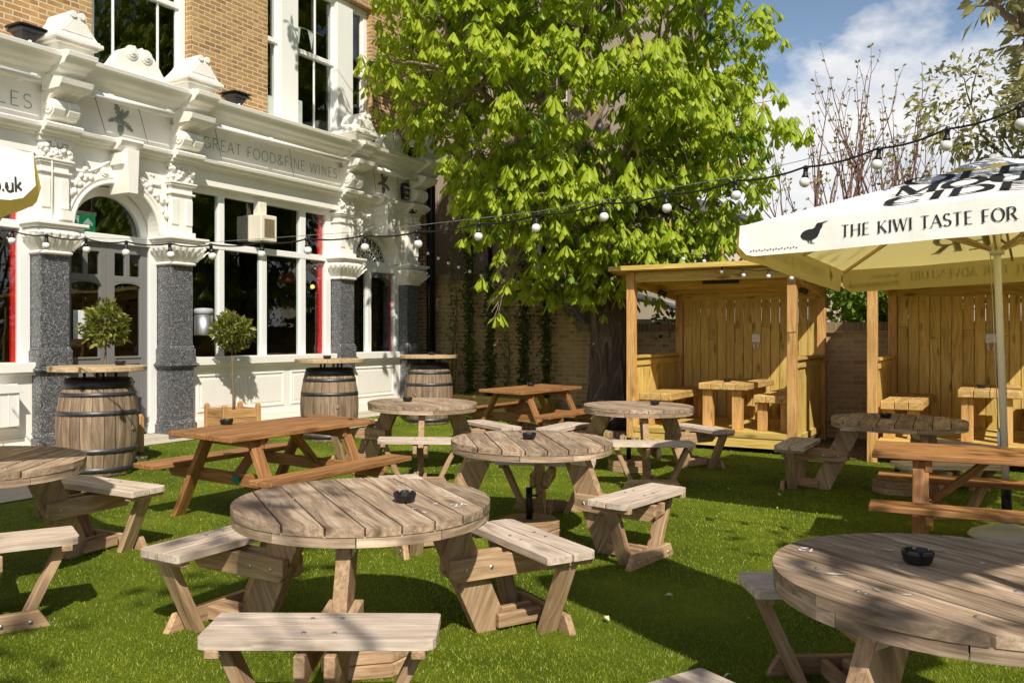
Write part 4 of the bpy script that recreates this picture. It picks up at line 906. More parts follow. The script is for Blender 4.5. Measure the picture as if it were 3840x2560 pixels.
# ---------------------------------------------------------------- round picnic tables
def rot_z(a): return Matrix.Rotation(a, 4, 'Z')
def round_table(name, label, x, y, ang, top_rot, chalk=None, dz=0.0):
    """three benches at ang, ang+120, ang+240 (degrees); boards of the top run along local y turned by top_rot"""
    t = thing(name, label, 'picnic table', (x, y, gz(x, y) - .008 + dz), group='round picnic tables', quat=ground_quat(x, y, R(ang)))
    tr = rot_z(R(top_rot - ang)); RT = .6
    mb = MB(); n = 8; pitch = 2 * RT / n
    for i in range(n):
        x0, x1 = -RT + i * pitch + .0042, -RT + (i + 1) * pitch - .0042; poly = []
        K = 7
        for k in range(K + 1):
            xx = x0 + (x1 - x0) * k / K; poly.append((xx, math.sqrt(max(RT * RT - xx * xx, .0004))))
        poly = poly + [(a, -b) for a, b in reversed(poly)]
        h = random.uniform(-.0015, .0015)
        o = (random.uniform(0, 20), random.uniform(0, 20), random.uniform(0, 20)); m_ = len(poly)
        vs = [(a, b, .702) for a, b in poly] + [(a, b, .74 + h) for a, b in poly]; gc = [(b + o[0], a + o[1], z + o[2]) for a, b, z in vs]
        fs = [tuple(range(m_ - 1, -1, -1)), tuple(range(m_, 2 * m_))] + [(q, (q + 1) % m_, m_ + (q + 1) % m_, m_ + q) for q in range(m_)]
        # poly is clockwise in places; orientation is fixed by recalculation of normals not being needed for two-sided shading
        mb.add(vs, [tuple(reversed(f)) for f in fs], gc, 0, False, tr)
    for i in range(10):   # rim under the boards, in sawn segments
        a0, a1 = 2 * math.pi * i / 10 + .004, 2 * math.pi * (i + 1) / 10 - .004; K = 5; poly = [((RT - .004) * math.cos(a0 + (a1 - a0) * k / K), (RT - .004) * math.sin(a0 + (a1 - a0) * k / K)) for k in range(K + 1)]
        poly += [(.50 * math.cos(a1 + (a0 - a1) * k / K), .50 * math.sin(a1 + (a0 - a1) * k / K)) for k in range(K + 1)]
        o = (random.uniform(0, 20), random.uniform(0, 20)); m_ = len(poly)
        vs = [(a, b, .658) for a, b in poly] + [(a, b, .7015) for a, b in poly]; gc = [(math.atan2(b, a) * .6 + o[0], z + o[1], math.hypot(a, b)) for a, b, z in vs]
        mb.add(vs, [tuple(range(m_ - 1, -1, -1)), tuple(range(m_, 2 * m_))] + [(q, (q + 1) % m_, m_ + (q + 1) % m_, m_ + q) for q in range(m_)], gc, 0, False, tr)
    mb.lathe([(.0, .7003), (.585, .7003), (.585, .7012), (.0, .7012)], 40, (0, 0, 0), 3, False, tr, False)  # near-black sheet under the boards, paints the shade into their gaps
    for k in (-.3, 0, .3): mb.box((0, k, .68), (1.0 if k == 0 else .86, .09, .040), None, 0, 'wood', tr)
    rr = random.Random(len(label))
    for i in range(14):   # bolt heads and scuffs of old paint
        a = rr.uniform(0, 6.28); q = rr.choice((.2, .33, .46)); mb.lathe([(.009, .7405), (.009, .743), (.005, .745), (0, .745)], 8, (q * math.cos(a), q * math.sin(a), 0), 1, True, tr)
    for i in range(5):
        a = rr.uniform(0, 6.28); q = rr.uniform(.3, .52); px_, py_ = q * math.cos(a), q * math.sin(a); s1, s2, ph = rr.uniform(.012, .05), rr.uniform(.006, .02), rr.uniform(0, 3)
        pl = [(px_ + (s1 * math.cos(b) * math.cos(ph) - s2 * math.sin(b) * math.sin(ph)) * rr.uniform(.6, 1.2), py_ + (s1 * math.cos(b) * math.sin(ph) + s2 * math.sin(b) * math.cos(ph)) * rr.uniform(.6, 1.2)) for b in [k * .52 for k in range(12)]]
        mb.add([(x_, y_, .7422) for x_, y_ in pl], [tuple(range(12))], None, 2, False, tr)
    top = mb.build('tabletop', [M['weather'], M['steel'], M['scuff'], M['dark']], t, bevel=.006)
    if chalk:
        s, cx, cy, h, ra = chalk; X = rot_z(R(-ang)) @ Matrix.Translation((cx, cy, 0)) @ rot_z(R(ra))
        mb = MB(); text(mb, s, -.5 * h, 0, h, lambda a, b, l: tuple(X @ Vector((a, b, .7435 + l))), .13); mb.build('painted_number', M['paper'], top)
    for k in range(3):
        a = rot_z(R(120 * k))
        mb = MB(); mb.prism([(.30, .656), (.50, .656), (.80, .0), (.61, .0)], -.03, .03, lambda p, q, h: tuple(a @ Vector((p, h, q))))
        # grain along the leg
        nl = len(mb.gc); mb.gc = [((g[1] * .91 + g[0] * .4), (g[0] * .91 - g[1] * .4), g[2]) for g in mb.gc]
        mb.prism([(.33, .655), (.49, .655), (.52, .60), (.38, .60)], .031, .034, lambda p, q, h: tuple(a @ Vector((p, h, q))), 1); mb.prism([(.33, .655), (.49, .655), (.52, .60), (.38, .60)], -.034, -.031, lambda p, q, h: tuple(a @ Vector((p, h, q))), 1)
        mb.build('leg', [M['weather_leg'], M['steel']], t, bevel=.004)
        mb = MB()
        for s_ in (-1, 1):
            y0, y1 = (.033, .073) if s_ > 0 else (-.073, -.033)
            mb.prism([(.44, .315), (.47, .29), (1.04, .29), (1.08, .33), (1.08, .405), (.44, .405)], y0, y1, lambda p, q, h: tuple(a @ Vector((p, h, q))))
            for bx_ in (.52, .66): mb.tube([a @ Vector((bx_, s_ * .073, .35)), a @ Vector((bx_, s_ * .08, .35))], .012, 8, 1)
            mb.beam(a @ Vector((.93, s_ * .36, .405)), a @ Vector((.93, s_ * .17, .0)), .045, .095, (a.to_3x3() @ Vector((1, 0, 0))), 0)
            mb.box((0.93, s_ * .36, .405), (.28, .05, .03), None, 0, 'wood', a)
            mb.box((.84, s_ * .05, .06), (.26, .035, .07), None, 0, 'wood', a)
        mb.prism([(-.30, .0), (.30, .0), (.24, .095), (-.24, .095)], 1.0, 1.04, lambda p, q, h: tuple(a @ Vector((h - .005, p, q))))
        for q in (-.2, -.07, .07, .2): mb.tube([a @ Vector((1.034, q, .045)), a @ Vector((1.043, q, .045))], .012, 8, 1)
        mb.build('seat_support', [M['weather_leg'], M['steel']], t, bevel=.004)
        mb = MB()
        for (r0, r1) in ((.775, .915), (.926, 1.067)):
            c_ = .035; L = .42
            if r0 < .8: poly = [(r0, -L + c_ * .3), (r0, L - c_ * .3), (r0 + c_ * .3, L), (r1, L), (r1, -L), (r0 + c_ * .3, -L)]
            else: poly = [(r0, -L), (r0, L), (r1 - c_, L), (r1 - c_ * .3, L - c_ * .3), (r1, L - c_), (r1, -L + c_), (r1 - c_ * .3, -L + c_ * .3), (r1 - c_, -L)]
            o = (random.uniform(0, 20), random.uniform(0, 20)); m_ = len(poly)
            vs = [a @ Vector((p, q, .42)) for p, q in poly] + [a @ Vector((p, q, .458)) for p, q in poly]; gc = [(q + o[0], p + o[1], z) for z in (.42, .458) for p, q in poly]
            mb.add(vs, [tuple(range(m_)), tuple(range(2 * m_ - 1, m_ - 1, -1))] + [(m_ + q, m_ + (q + 1) % m_, (q + 1) % m_, q) for q in range(m_)], gc)
            for q in (-.055, .055): mb.lathe([(.010, .4582), (.010, .461), (.005, .463), (0, .463)], 8, ((r0 + r1) / 2, q, 0), 1, True, a)
        mb.build('seat', [M['bench'], M['steel']], t, bevel=.005)
    return t
round_table('round_picnic_table', 'weathered round picnic table in the foreground left with a white painted number and an ashtray', -.71, 4.045, 31, 25, ('24', .47, -.15, .06, 30))
round_table('round_picnic_table', 'weathered round picnic table in the middle of the lawn behind the foreground one', .139, 6.35, 81, 9)
round_table('round_picnic_table', 'weathered round picnic table in front of the third barrel by the pub', -1.0, 9.42, 35, 35)
round_table('round_picnic_table', 'pale round picnic table just left of the first wooden booth', 1.383, 9.42, 30, 32)
round_table('round_picnic_table', 'shaded round picnic table in front of the gap between the two booths', 3.672, 8.13, 150, 153)
round_table('round_picnic_table', 'large weathered round picnic table cut off at the right edge, half in umbrella shade', 1.487, 2.83, 213, 28, ('12', -.39, .33, .05, 150))
round_table('round_picnic_table', 'weathered round picnic table cut off at the left edge near the first barrel', -3.2, 5.06, 185, 185)

# octagonal timber weights with a tube for parasols
def parasol_base(x, y, label, tube=True):
    t = thing('parasol_base', label, 'parasol base', (x, y, gz(x, y)), group='timber parasol bases', rz=R(12))
    mb = MB(); r = .235; pl = [(r * math.cos(R(22.5 + 45 * k)), r * math.sin(R(22.5 + 45 * k))) for k in range(8)]
    mb.prism(pl, .0, .062, lambda a, b, h: (a, b, h)); mb.prism([(a * .985, b * .985) for a, b in pl], .064, .125, lambda a, b, h: (a, b, h)); mb.build('weight', M['weather_leg'], t, bevel=.006)
    if not tube: return
    mb = MB(); mb.tube([(0, 0, .12), (0, 0, .36)], .026, 12); mb.tube([(.0, 0, .30), (.06, 0, .30)], .008, 6); mb.tube([(.055, -.02, .30), (.055, .02, .30)], .008, 6); mb.build('tube', M['blackmetal'], t)
for (x, y, lb) in ((-.66, 3.95, 'timber parasol base under the foreground left round table'), (.13, 6.42, 'timber parasol base under the middle round table'), (1.30, 9.5, 'timber parasol base under the round table left of the booth'), (3.75, 8.3, 'timber parasol base under the shaded round table by the booths')): parasol_base(x, y, lb, y > 4)

# ---------------------------------------------------------------- rectangular A-frame picnic tables
def picnic(label, cx, cy, ang, L=1.62):
    t = thing('picnic_bench', label, 'picnic bench', (cx, cy, gz(cx, cy) - .008), group='orange stained picnic benches', quat=ground_quat(cx, cy, R(ang)))
    mb = MB(); n = 5; W_ = .70
    for i in range(n): mb.bx(-L / 2, L / 2, -W_ / 2 + W_ / n * i + .002, -W_ / 2 + W_ / n * (i + 1) - .002, .702, .742)
    mb.build('tabletop', M['pine'], t, bevel=.005)
    for s in (-1, 1):
        mb = MB()
        for i in range(2): mb.bx(-L / 2, L / 2, s * .53 + .118 * i, s * .53 + .118 * i + .114, .415, .455) if s > 0 else mb.bx(-L / 2, L / 2, -.53 - .118 * i - .114, -.53 - .118 * i, .415, .455)
        mb.build('seat', M['pine'], t, bevel=.005)
    for e in (-1, 1):
        x = e * (L / 2 - .30)
        for s in (-1, 1):
            mb = MB(); mb.beam((x, s * .24, .70), (x, s * .60, .0), .045, .10, (1, 0, 0)); mb.build('leg', M['pine'], t, bevel=.004)
        mb = MB(); xo = x - e * .047; mb.prism([(-.76, .36), (-.72, .315), (.72, .315), (.76, .36), (.76, .413), (-.76, .413)], -.0225, .0225, lambda a, b, h: (xo + h, a, b)); mb.gc = [(g[0], g[1], g[2]) for g in mb.gc]
        mb.bx(xo - .0225, xo + .0225, -.31, .31, .62, .70); mb.build('crossbar', M['pine'], t, bevel=.004)
        mb = MB(); mb.beam((xo - e * .03, 0, .38), (e * .12, 0, .70), .045, .08, (0, 1, 0)); mb.build('brace', M['pine'], t, bevel=.004)
    return t
p1 = picnic('orange stained picnic bench in front of the planter and second barrel', -1.94, 7.07, 59.5)
mb = MB(); mb.box((-.5 + .047 - .05, -.06, .365), (.006, .075, .055)); mb.build('maker_plate', M['badge'], p1)
picnic('orange stained picnic bench against the brick wall below the climbers', .27, 11.95, 57)
picnic('orange stained picnic bench at the right edge in front of the white umbrella pole', 3.36, 5.75, -25.5, 1.7)

# ---------------------------------------------------------------- whisky barrels with round tops
def barrel(label, x, y, rz, top_off=(0, 0)):
    t = thing('barrel_table', label, 'barrel table', (x, y, gz(x, y)), R(rz), group='barrel tables along the pub front')
    Hb, rb, rm = .955, .305, .385
    def rad(z): q = (z / Hb - .48) / .52; return rm - (rm - rb) * abs(q) ** 1.9
    mb = MB(); ns = 22
    for s in range(ns):
        a0, a1 = 2 * math.pi * s / ns + .006, 2 * math.pi * (s + 1) / ns - .006; zz = [Hb * k / 14 for k in range(15)]; vs = []; gc = []; o = random.uniform(0, 30)
        for z in zz:
            for k in range(4):
                a = a0 + (a1 - a0) * k / 3; r = rad(z) - (.003 if k in (0, 3) else 0); vs.append((r * math.cos(a), r * math.sin(a), z)); gc.append((z + o, k * .036 + o * 2, o))
        mb.add(vs, [(i * 4 + k, i * 4 + k + 1, (i + 1) * 4 + k + 1, (i + 1) * 4 + k) for i in range(14) for k in range(3)], gc, 0, True)
    mb.lathe([(rad(z) - .012, z) for z in (0.01, .2, .46, .7, .93)], 22, (0, 0, 0), 1, True, None, False)
    mb.lathe([(.285, .91), (.0, .912)], 22, (0, 0, 0), 0, False, None, False)
    b = mb.build('barrel', [M['oak'], M['dark']], t)
    for (z0, z1) in ((.035, .085), (.225, .275), (.60, .645), (.785, .825), (.862, .958)):
        mb = MB(); r0, r1 = rad(z0) + .004, rad(z1) + .004
        mb.lathe([(r0 - .006, z0 - .001), (r0, z0), (r1, z1), (r1 - .008, z1 + .001)], 40, (0, 0, 0), 0, True, None, False); a = 1.1 + z0 * 5
        for k in range(2): mb.sphere((r0 * math.cos(a + k * .1), r0 * math.sin(a + k * .1), (z0 + z1) / 2), .009, 6, 4)
        mb.build('hoop', M['hoop'] if z0 < .85 else M['black'], b)
    mb = MB(); mb.sphere((rad(.5) * math.cos(-1.45), rad(.5) * math.sin(-1.45), .46), .03, 10, 6, 0, (1, .35, 1)); mb.build('bung', M['oak'], b)
    ox, oy = top_off
    for (px_, py_) in ((-.13, -.1), (-.05, .12), (.09, -.14), (.17, .08)): mb = MB(); mb.tube([(px_, py_, .905), (px_, py_, 1.03)], .014, 8); mb.build('support_rod', M['blackmetal'], t)
    mb = MB(); RT = .458; n = 5
    for i in range(n):
        x0, x1 = -RT + 2 * RT / n * i + .001, -RT + 2 * RT / n * (i + 1) - .001; poly = []
        for k in range(9): xx = x0 + (x1 - x0) * k / 8; poly.append((xx, math.sqrt(max(RT * RT - xx * xx, .0002))))
        poly += [(a, -b) for a, b in reversed(poly)]; o = random.uniform(0, 20); m_ = len(poly)
        vs = [(a + ox, b + oy, z) for z in (1.028, 1.08) for a, b in poly]; gc = [(b + o, a + o * 2, z) for z in (1.028, 1.08) for a, b in poly]
        mb.add(vs, [tuple(range(m_)), tuple(range(2 * m_ - 1, m_ - 1, -1))] + [(m_ + q, m_ + (q + 1) % m_, (q + 1) % m_, q) for q in range(m_)], gc)
    mb.build('tabletop', M['tabletop'], t, bevel=.006)
    return t
barrel('oak barrel table with a round top in front of the grey double door', -4.191, 8.638, 75); barrel('oak barrel table with a round top under the big shop window', -2.455, 11.485, 20); barrel('oak barrel table with a round top at the far right end of the pub', -1.33, 13.644, -35)

# ---------------------------------------------------------------- planter boxes and bay trees
def planter(label, x, y, rz):
    t = thing('planter_box', label, 'planter', (x, y, gz(x, y)), R(rz), group='wooden planter boxes'); s = .24
    for k, (a, b) in enumerate(((-1, -1), (1, -1), (1, 1), (-1, 1))):
        mb = MB(); mb.bx(a * s - .03, a * s + .03, b * s - .03, b * s + .03, 0, .41); mb.lathe([(.03, .41), (.028, .425), (.018, .437), (0, .44)], 12, (a * s, b * s, 0), 0, True, None, False, 6); mb.build('post', M['planter'], t, bevel=.005)
    for k in range(4):
        mb = MB(); a = rot_z(R(90 * k))
        for i in range(3): mb.box((0, -s, .075 + .118 * i), (2 * s - .06, .025, .113), None, 0, 'wood', a)
        mb.build('side_panel', M['planter'], t, bevel=.004)
    mb = MB(); mb.bx(-s + .02, s - .02, -s + .02, s - .02, .02, .30, 0, 'planar'); mb.build('soil', M['soil'], t)
    return t
PL = [(-3.74, 11.42, 46), (-4.60, 9.72, 62)]
planter('wooden planter box holding a small bay tree under the shop window', *PL[0]); planter('wooden planter box mostly hidden behind the first barrel', *PL[1])
def leaf_soup(name, P, N_, size, mat, parent, seed, aspect=.42, droop=0.0, fold=.0, hang=0.0):
    """pointed leaves (two quads each) at points P with preferred outward directions N_"""
    rng = np.random.default_rng(seed); n = len(P); P = np.asarray(P, float); N_ = np.asarray(N_, float)
    d = N_ + rng.normal(0, .55, (n, 3)); d[:, 2] -= hang; d /= np.linalg.norm(d, axis=1)[:, None] + 1e-9
    r = rng.normal(0, 1, (n, 3)); s = np.cross(d, r); s /= np.linalg.norm(s, axis=1)[:, None] + 1e-9; nn = np.cross(s, d)
    L = size * (.65 + .7 * rng.random(n))[:, None]; Wd = L * aspect * .5
    v = np.empty((n, 6, 3)); mid = P + d * L * .5
    v[:, 0] = P; v[:, 1] = mid + s * Wd + nn * Wd * .25; v[:, 2] = P + d * L + np.array([0, 0, -1]) * L * droop; v[:, 3] = mid - s * Wd + nn * Wd * .25
    v[:, 4] = P + d * L * .22; v[:, 5] = mid - nn * Wd * .15
    base = np.arange(n)[:, None] * 6
    f = np.concatenate([base + np.array([[0, 1, 2, 5]]), base + np.array([[0, 5, 2, 3]])], 0)
    rn = rng.random(n); return np_mesh(name, v.reshape(-1, 3), f, mat, parent, {'rnd': np.concatenate([rn, rn])})
def shell_pts(c, r, n, rng, lo=.75, flat=(1, 1, 1)):
    q = rng.normal(0, 1, (n, 3)); q /= np.linalg.norm(q, axis=1)[:, None]; rad = r * (lo + (1.06 - lo) * rng.random(n) ** .6)[:, None]
    return np.array(c) + q * rad * np.array(flat), q
def bay_tree(label, x, y, z0, zc, lean, r, seed):
    t = thing('bay_tree', label, 'bay tree', (x, y, z0), 0, group='clipped bay trees'); rng = np.random.default_rng(seed)
    mb = MB(); mb.tube([(0, 0, 0), (lean[0] * .1, lean[1] * .1, (zc - z0) * .25), (lean[0] * .85, lean[1] * .8, (zc - z0) * .62), (lean[0], lean[1], zc - z0)], [.017, .014, .013, .010], 8)
    c = Vector((lean[0], lean[1], zc - z0))
    for i in range(16):
        q = Vector((rng.normal(), rng.normal(), rng.normal() + .2)).normalized(); mb.tube([c - Vector((0, 0, r * .5)), c + q * r * .8], [.006, .002], 5)
    mb.build('stem', M['stem'], t)
    P, N_ = shell_pts((0, 0, 0), r * .95, 1500, rng, .5); lump = rng.normal(0, 1, (14, 3)); lump /= np.linalg.norm(lump, axis=1)[:, None]; P = P * (.80 + .36 * np.max(np.clip(N_ @ lump.T, 0, 1) ** 8, axis=1))[:, None] + np.array(c); leaf_soup('foliage', P, N_ * .55 + np.array([0, 0, .25]), .072, M['bay'], t, seed, .42)
    return t
bay_tree('clipped bay tree ball on a thin bent stem in the planter under the shop window', -3.73, 11.43, .22, 1.375, (-.03, .03), .25, 5); bay_tree('clipped bay tree ball rising behind the first barrel in front of the door', -4.64, 9.72, .18, 1.44, (.0, .02), .235, 6)

# trough with climbers along the wall
tr = thing('trough_planter', 'long low treated timber trough at the foot of the brick wall', 'trough', tuple(site(5.34, .2)), SITE_RZ)
mb = MB()
for i in range(2): mb.bx(-.16, -.12, -2.35, 0.1, -.12 + .19 * i, .065 + .19 * i); mb.bx(.16, .20, -2.35, .1, -.12 + .19 * i, .065 + .19 * i)
mb.bx(-.12, .16, -2.35, -2.31, -.12, .25); mb.bx(-.12, .16, .06, .1, -.12, .25); mb.build('sides', M['booth'], tr, bevel=.004)
mb = MB(); mb.bx(-.12, .16, -2.3, .05, -.1, .19, 0, 'planar'); mb.build('soil', M['soil'], tr)
def climber(w, top, width, n, mat, seed, label, dens=1.0):
    p = site(5.52, w); t = thing('climbing_plant', label, 'climber', (p.x, p.y, .15), SITE_RZ, 'climbing plants trained up the wall'); rng = np.random.default_rng(seed); rr = random.Random(seed)
    mb = MB()
    for k in range(3):
        pts = []; a = rr.uniform(0, 6)
        for i in range(15): z = (top - .15) * i / 14; pts.append((.05 * math.sin(z * 2 + a) * .6, .05 * math.cos(z * 2.6 + a), z))
        mb.tube(pts, [.013 - .0006 * i for i in range(15)], 5)
    mb.build('stem', M['stem'], t)
    n = int(n * 1.35); z = rng.random(n) * (top - .1) ; lump = .45 + .55 * np.abs(np.sin(z * 3.1 + seed) * np.sin(z * 1.7 + seed * 2)); wd = width * lump
    P = np.stack([rng.normal(0, .4, n) * wd * .6, rng.normal(0, .62, n) * wd, z], 1); N_ = np.stack([-np.ones(n) * .8, rng.normal(0, .6, n), rng.normal(0, .3, n)], 1)
    leaf_soup('foliage', P, N_, .062, mat, t, seed, .6, hang=.3); return t
climber(.42, 2.95, .16, 330, M['sparse'], 1, 'sparse pale climber at the left end of the wall beside the pub'); climber(.78, 3.35, .15, 1500, M['ivy'], 2, 'dense dark climber second from the left on the wall')
climber(1.22, 2.55, .13, 1300, M['ivy'], 3, 'dark climber behind the far picnic bench under the hanging leaf cluster'); climber(1.55, 2.3, .15, 240, M['sparse'], 4, 'thin sparse climber between two dark ones on the wall')
climber(1.92, 2.9, .16, 1500, M['ivy'], 7, 'dense dark climber behind the far picnic bench ashtray'); climber(2.36, 2.2, .13, 1000, M['ivy'], 6, 'dark climber on the sloping part of the wall nearest the tree')

# ---------------------------------------------------------------- ashtrays
def ashtray_mesh():
    mb = MB(); n = 48; prof = [(.0, .0), (.040, .0), (.046, .006), (.054, .034), (.052, .044), (.044, .044), (.040, .03), (.036, .010), (.0, .010)]
    vs = []
    for (r, z) in prof:
        for k in range(n):
            zz = z - (.013 if (z > .04 and (k % 8) in (0, 1)) else 0); vs.append((r * math.cos(2 * math.pi * k / n), r * math.sin(2 * math.pi * k / n), zz))
    mb.add(vs, [(i * n + k, i * n + (k + 1) % n, (i + 1) * n + (k + 1) % n, (i + 1) * n + k) for i in range(len(prof) - 1) for k in range(n)]); return mb
ash0 = None
def ashtray(x, y, z, label):
    global ash0
    if ash0 is None: ash0 = ashtray_mesh().build('ashtray', M['black']); o = ash0
    else: o = ash0.copy(); COL.objects.link(o)
    o.location = (x, y, z); o.rotation_euler = (0, 0, random.uniform(0, 6)); tag(o, label, 'ashtray', 'black scalloped ashtrays'); return o
def at_px(px, py, zabs): Y = 0; return None
for a in ((-.50, 3.98, -.71, 4.045, .7445, 'black ashtray on the foreground left round table'), (.127, 6.368, .139, 6.35, .7445, 'black ashtray on the middle round table'), (-1.154, 9.43, -1.0, 9.42, .7445, 'black ashtray on the round table in front of the third barrel'),
          (1.583, 9.46, 1.383, 9.42, .7445, 'black ashtray on the round table left of the booth'), (3.582, 8.18, 3.672, 8.13, .7445, 'black ashtray on the shaded round table between the booths'), (1.408, 2.962, 1.487, 2.83, .7445, 'black ashtray on the large round table at the right edge'),
          (-2.345, 7.01, -1.94, 7.07, .742, 'black ashtray on the near left end of the first picnic bench'), (.27, 12.25, .27, 11.95, .742, 'black ashtray on the far picnic bench by the wall'),
          (-4.05, 8.82, -4.191, 8.638, 1.081, 'black ashtray on the first barrel top'), (-2.48, 11.45, -2.455, 11.485, 1.081, 'black ashtray on the second barrel top'), (-1.28, 13.58, -1.33, 13.644, 1.081, 'black ashtray on the third barrel top')):
    x, y, cx, cy, top, lb = a
    e = .3; sl = ((gz(cx + e, cy) - gz(cx - e, cy)) / (2 * e) * (x - cx) + (gz(cx, cy + e) - gz(cx, cy - e)) / (2 * e) * (y - cy)) if top < 1 else 0
    ashtray(x, y, gz(cx, cy) + top + sl - (.008 if top < 1 else 0), lb)

# ---------------------------------------------------------------- timber booths
BZ = R(-30)
def booth(w, label):
    p = site(3.45, w); t = thing('timber_booth', label, 'seating booth', (p.x, p.y, 0), BZ, 'open timber booths with roofs'); Wd, D = 2.29, 2.08
    for (x, y, h) in ((.0, .0, 2.20), (Wd - .12, .0, 2.20), (.02, D - .1, 2.0), (Wd - .12, D - .1, 2.0)):
        mb = MB(); mb.bx(x, x + .115, y, y + .115, -.24, h); mb.build('post', M['booth_post'], t, bevel=.006)
    mb = MB()   # floor and front boards
    n = 14
    for i in range(n): mb.bx(.12, Wd - .12, .02 + (D - .1) / n * i, .02 + (D - .1) / n * (i + 1) - .006, .035, .07)
    mb.bx(.117, Wd - .117, -.012, .02, .0, .072); mb.build('floor', M['booth'], t, bevel=.003)
    mb = MB(); mb.bx(.117, Wd - .117, .0, .03, -.13, -.004); mb.bx(.02, Wd - .02, D - .06, D, -.2, .03); mb.bx(Wd - .08, Wd - .03, .12, D, -.06, .03); mb.bx(.03, .08, .12, D, -.06, .03); mb.build('floor_joist', M['booth'], t, bevel=.004)
    mb = MB(); mb.bx(.117, Wd - .122, .03, .075, 2.055, 2.19); mb.build('front_beam', M['booth'], t, bevel=.004)
    mb = MB(); mb.bx(.137, Wd - .122, D - .10, D - .055, 1.86, 2.0); mb.build('rear_beam', M['booth'], t, bevel=.004)
    for x in (.005, Wd - .06): mb = MB(); mb.beam((x + .025, .12, 2.10), (x + .025, D - .1, 1.94), .05, .13, (0, 0, 1)); mb.build('side_beam', M['booth'], t, bevel=.004)
    for y in (.55, 1.1, 1.6): z = 2.20 - .085 * y; mb = MB(); mb.bx(.06, Wd - .065, y, y + .045, z - .10, z); mb.build('rafter', M['booth'], t)
    sl = -.085; RM = Matrix.Rotation(math.atan(sl), 4, 'X'); RM = Matrix.Translation((0, -.16, 2.235)) @ RM
    mb = MB(); n = 13; L = D + .36
    for i in range(n): mb.bx(-.18, Wd + .2, L / n * i, L / n * (i + 1) - .004, -.018, .016, 0, 'wood', RM)
    mb.bx(-.185, Wd + .205, -.026, -.001, -.03, .035, 0, 'wood', RM); mb.bx(-.205, -.182, 0, L, -.03, .035, 0, 'wood', RM); mb.bx(Wd + .202, Wd + .225, 0, L, -.03, .035, 0, 'wood', RM)
    rf = mb.build('roof', M['booth'], t, bevel=.003)
    mb = MB(); mb.bx(-.18, Wd + .2, 0, L, .018, .026, 0, 'wood', RM); mb.build('roof_felt', M['slate'], rf)
    mb = MB(); n = 15; x0, x1 = .14, Wd - .12; rr = random.Random(int(w * 10))
    for i in range(n):
        a, b = x0 + (x1 - x0) / n * i + .0035, x0 + (x1 - x0) / n * (i + 1) - .0035; j = .0 if i % 3 else rr.uniform(1.2, 1.5)
        if j: mb.bx(a, b, D - .05 + rr.uniform(-.004, .004), D - .025, .0, j - .002); mb.bx(a, b, D - .048, D - .023, j + .002, 1.9)
        else: mb.bx(a, b, D - .05 + rr.uniform(-.004, .004), D - .025, .0, 1.9)
    for z in (.25, 1.0, 1.75): mb.bx(.14, Wd - .12, D - .022, D + .02, z, z + .07)
    mb.build('back_panel', M['booth'], t, bevel=.003)
    for s in (0, 1):
        mb = MB(); n = 15; xx = .03 if s == 0 else Wd - .075
        for i in range(n): mb.bx(xx, xx + .022, .118 + (D - .24) / n * i, .118 + (D - .24) / n * (i + 1) - .003, -.1, 1.0)
        mb.bx(xx + .024, xx + .045, .118, D - .12, .9, .985)
        sp = mb.build('side_panel', M['booth'], t, bevel=.003)
        mb = MB(); mb.bx(xx - .03, xx + .075, .117, D - .1, 1.003, 1.045); mb.build('top_rail', M['booth'], sp, bevel=.004)
    mb = MB(); mb.bx(1.22, 1.35, D - .085, D - .052, 1.22, 1.345); mb.build('socket_box', M['paper'], t, bevel=.006)
    mb = MB()
    for k in (-1, 1): mb.tube([(1.285 + k * .04, D - .07, 1.22), (1.285 + k * .035, D - .075, 1.16), (1.285 + k * .012, D - .07, 1.11)], .010, 6)
    mb.tube([(1.285, D - .056, 1.345), (1.29, D - .056, 1.86)], .005, 5); mb.build('socket_cable', M['paper'], t)
    mb = MB(); mb.bx(.92, 1.42, .5, .6, 2.03, 2.075); mb.build('heater', M['black'], t, bevel=.008)
    for (x, y, z) in ((.10, 1.05, 1.95), (Wd - .17, 1.05, 1.93)):
        mb = MB(); mb.box((x + .05, y, z), (.11, .07, .075), Matrix.Rotation(.35, 3, 'Y')); mb.tube([(x - .02, y, z + .02), (x + .02, y, z)], .02, 8); mb.build('spotlight', M['black'], t, bevel=.006)
    return t
bA = booth(4.69, 'open timber booth with a sloping roof beside the big tree'); bB = booth(7.80, 'open timber booth partly hidden behind the white umbrella')
def sleeper_piece(kind, w, x0, x1, y0, y1, top, th, n, label, posts):
    p = site(3.45, w); cx, cy = (x0 + x1) / 2, (y0 + y1) / 2; q = Vector((p.x, p.y, .07)) + Vector((math.cos(BZ) * cx - math.sin(BZ) * cy, math.sin(BZ) * cx + math.cos(BZ) * cy, 0))
    t = thing('sleeper_' + kind, label, kind, tuple(q), BZ, 'chunky sleeper ' + kind + ('es' if kind == 'bench' else 's') + ' in the booths'); mb = MB(); hw, hl = (x1 - x0) / 2, (y1 - y0) / 2; top -= .07
    for i in range(n): mb.bx(-hw + 2 * hw / n * i + .002, -hw + 2 * hw / n * (i + 1) - .002, -hl, hl, top - th, top + random.uniform(-.002, .002))
    mb.build('tabletop' if kind == 'table' else 'seat', M['sleeper'], t, bevel=.008)
    for (a, b) in posts: mb = MB(); mb.bx(a - .065, a + .065, b - .065, b + .065, 0, top - th - .001); mb.build('leg', M['booth_post'], t, bevel=.006)
    return t
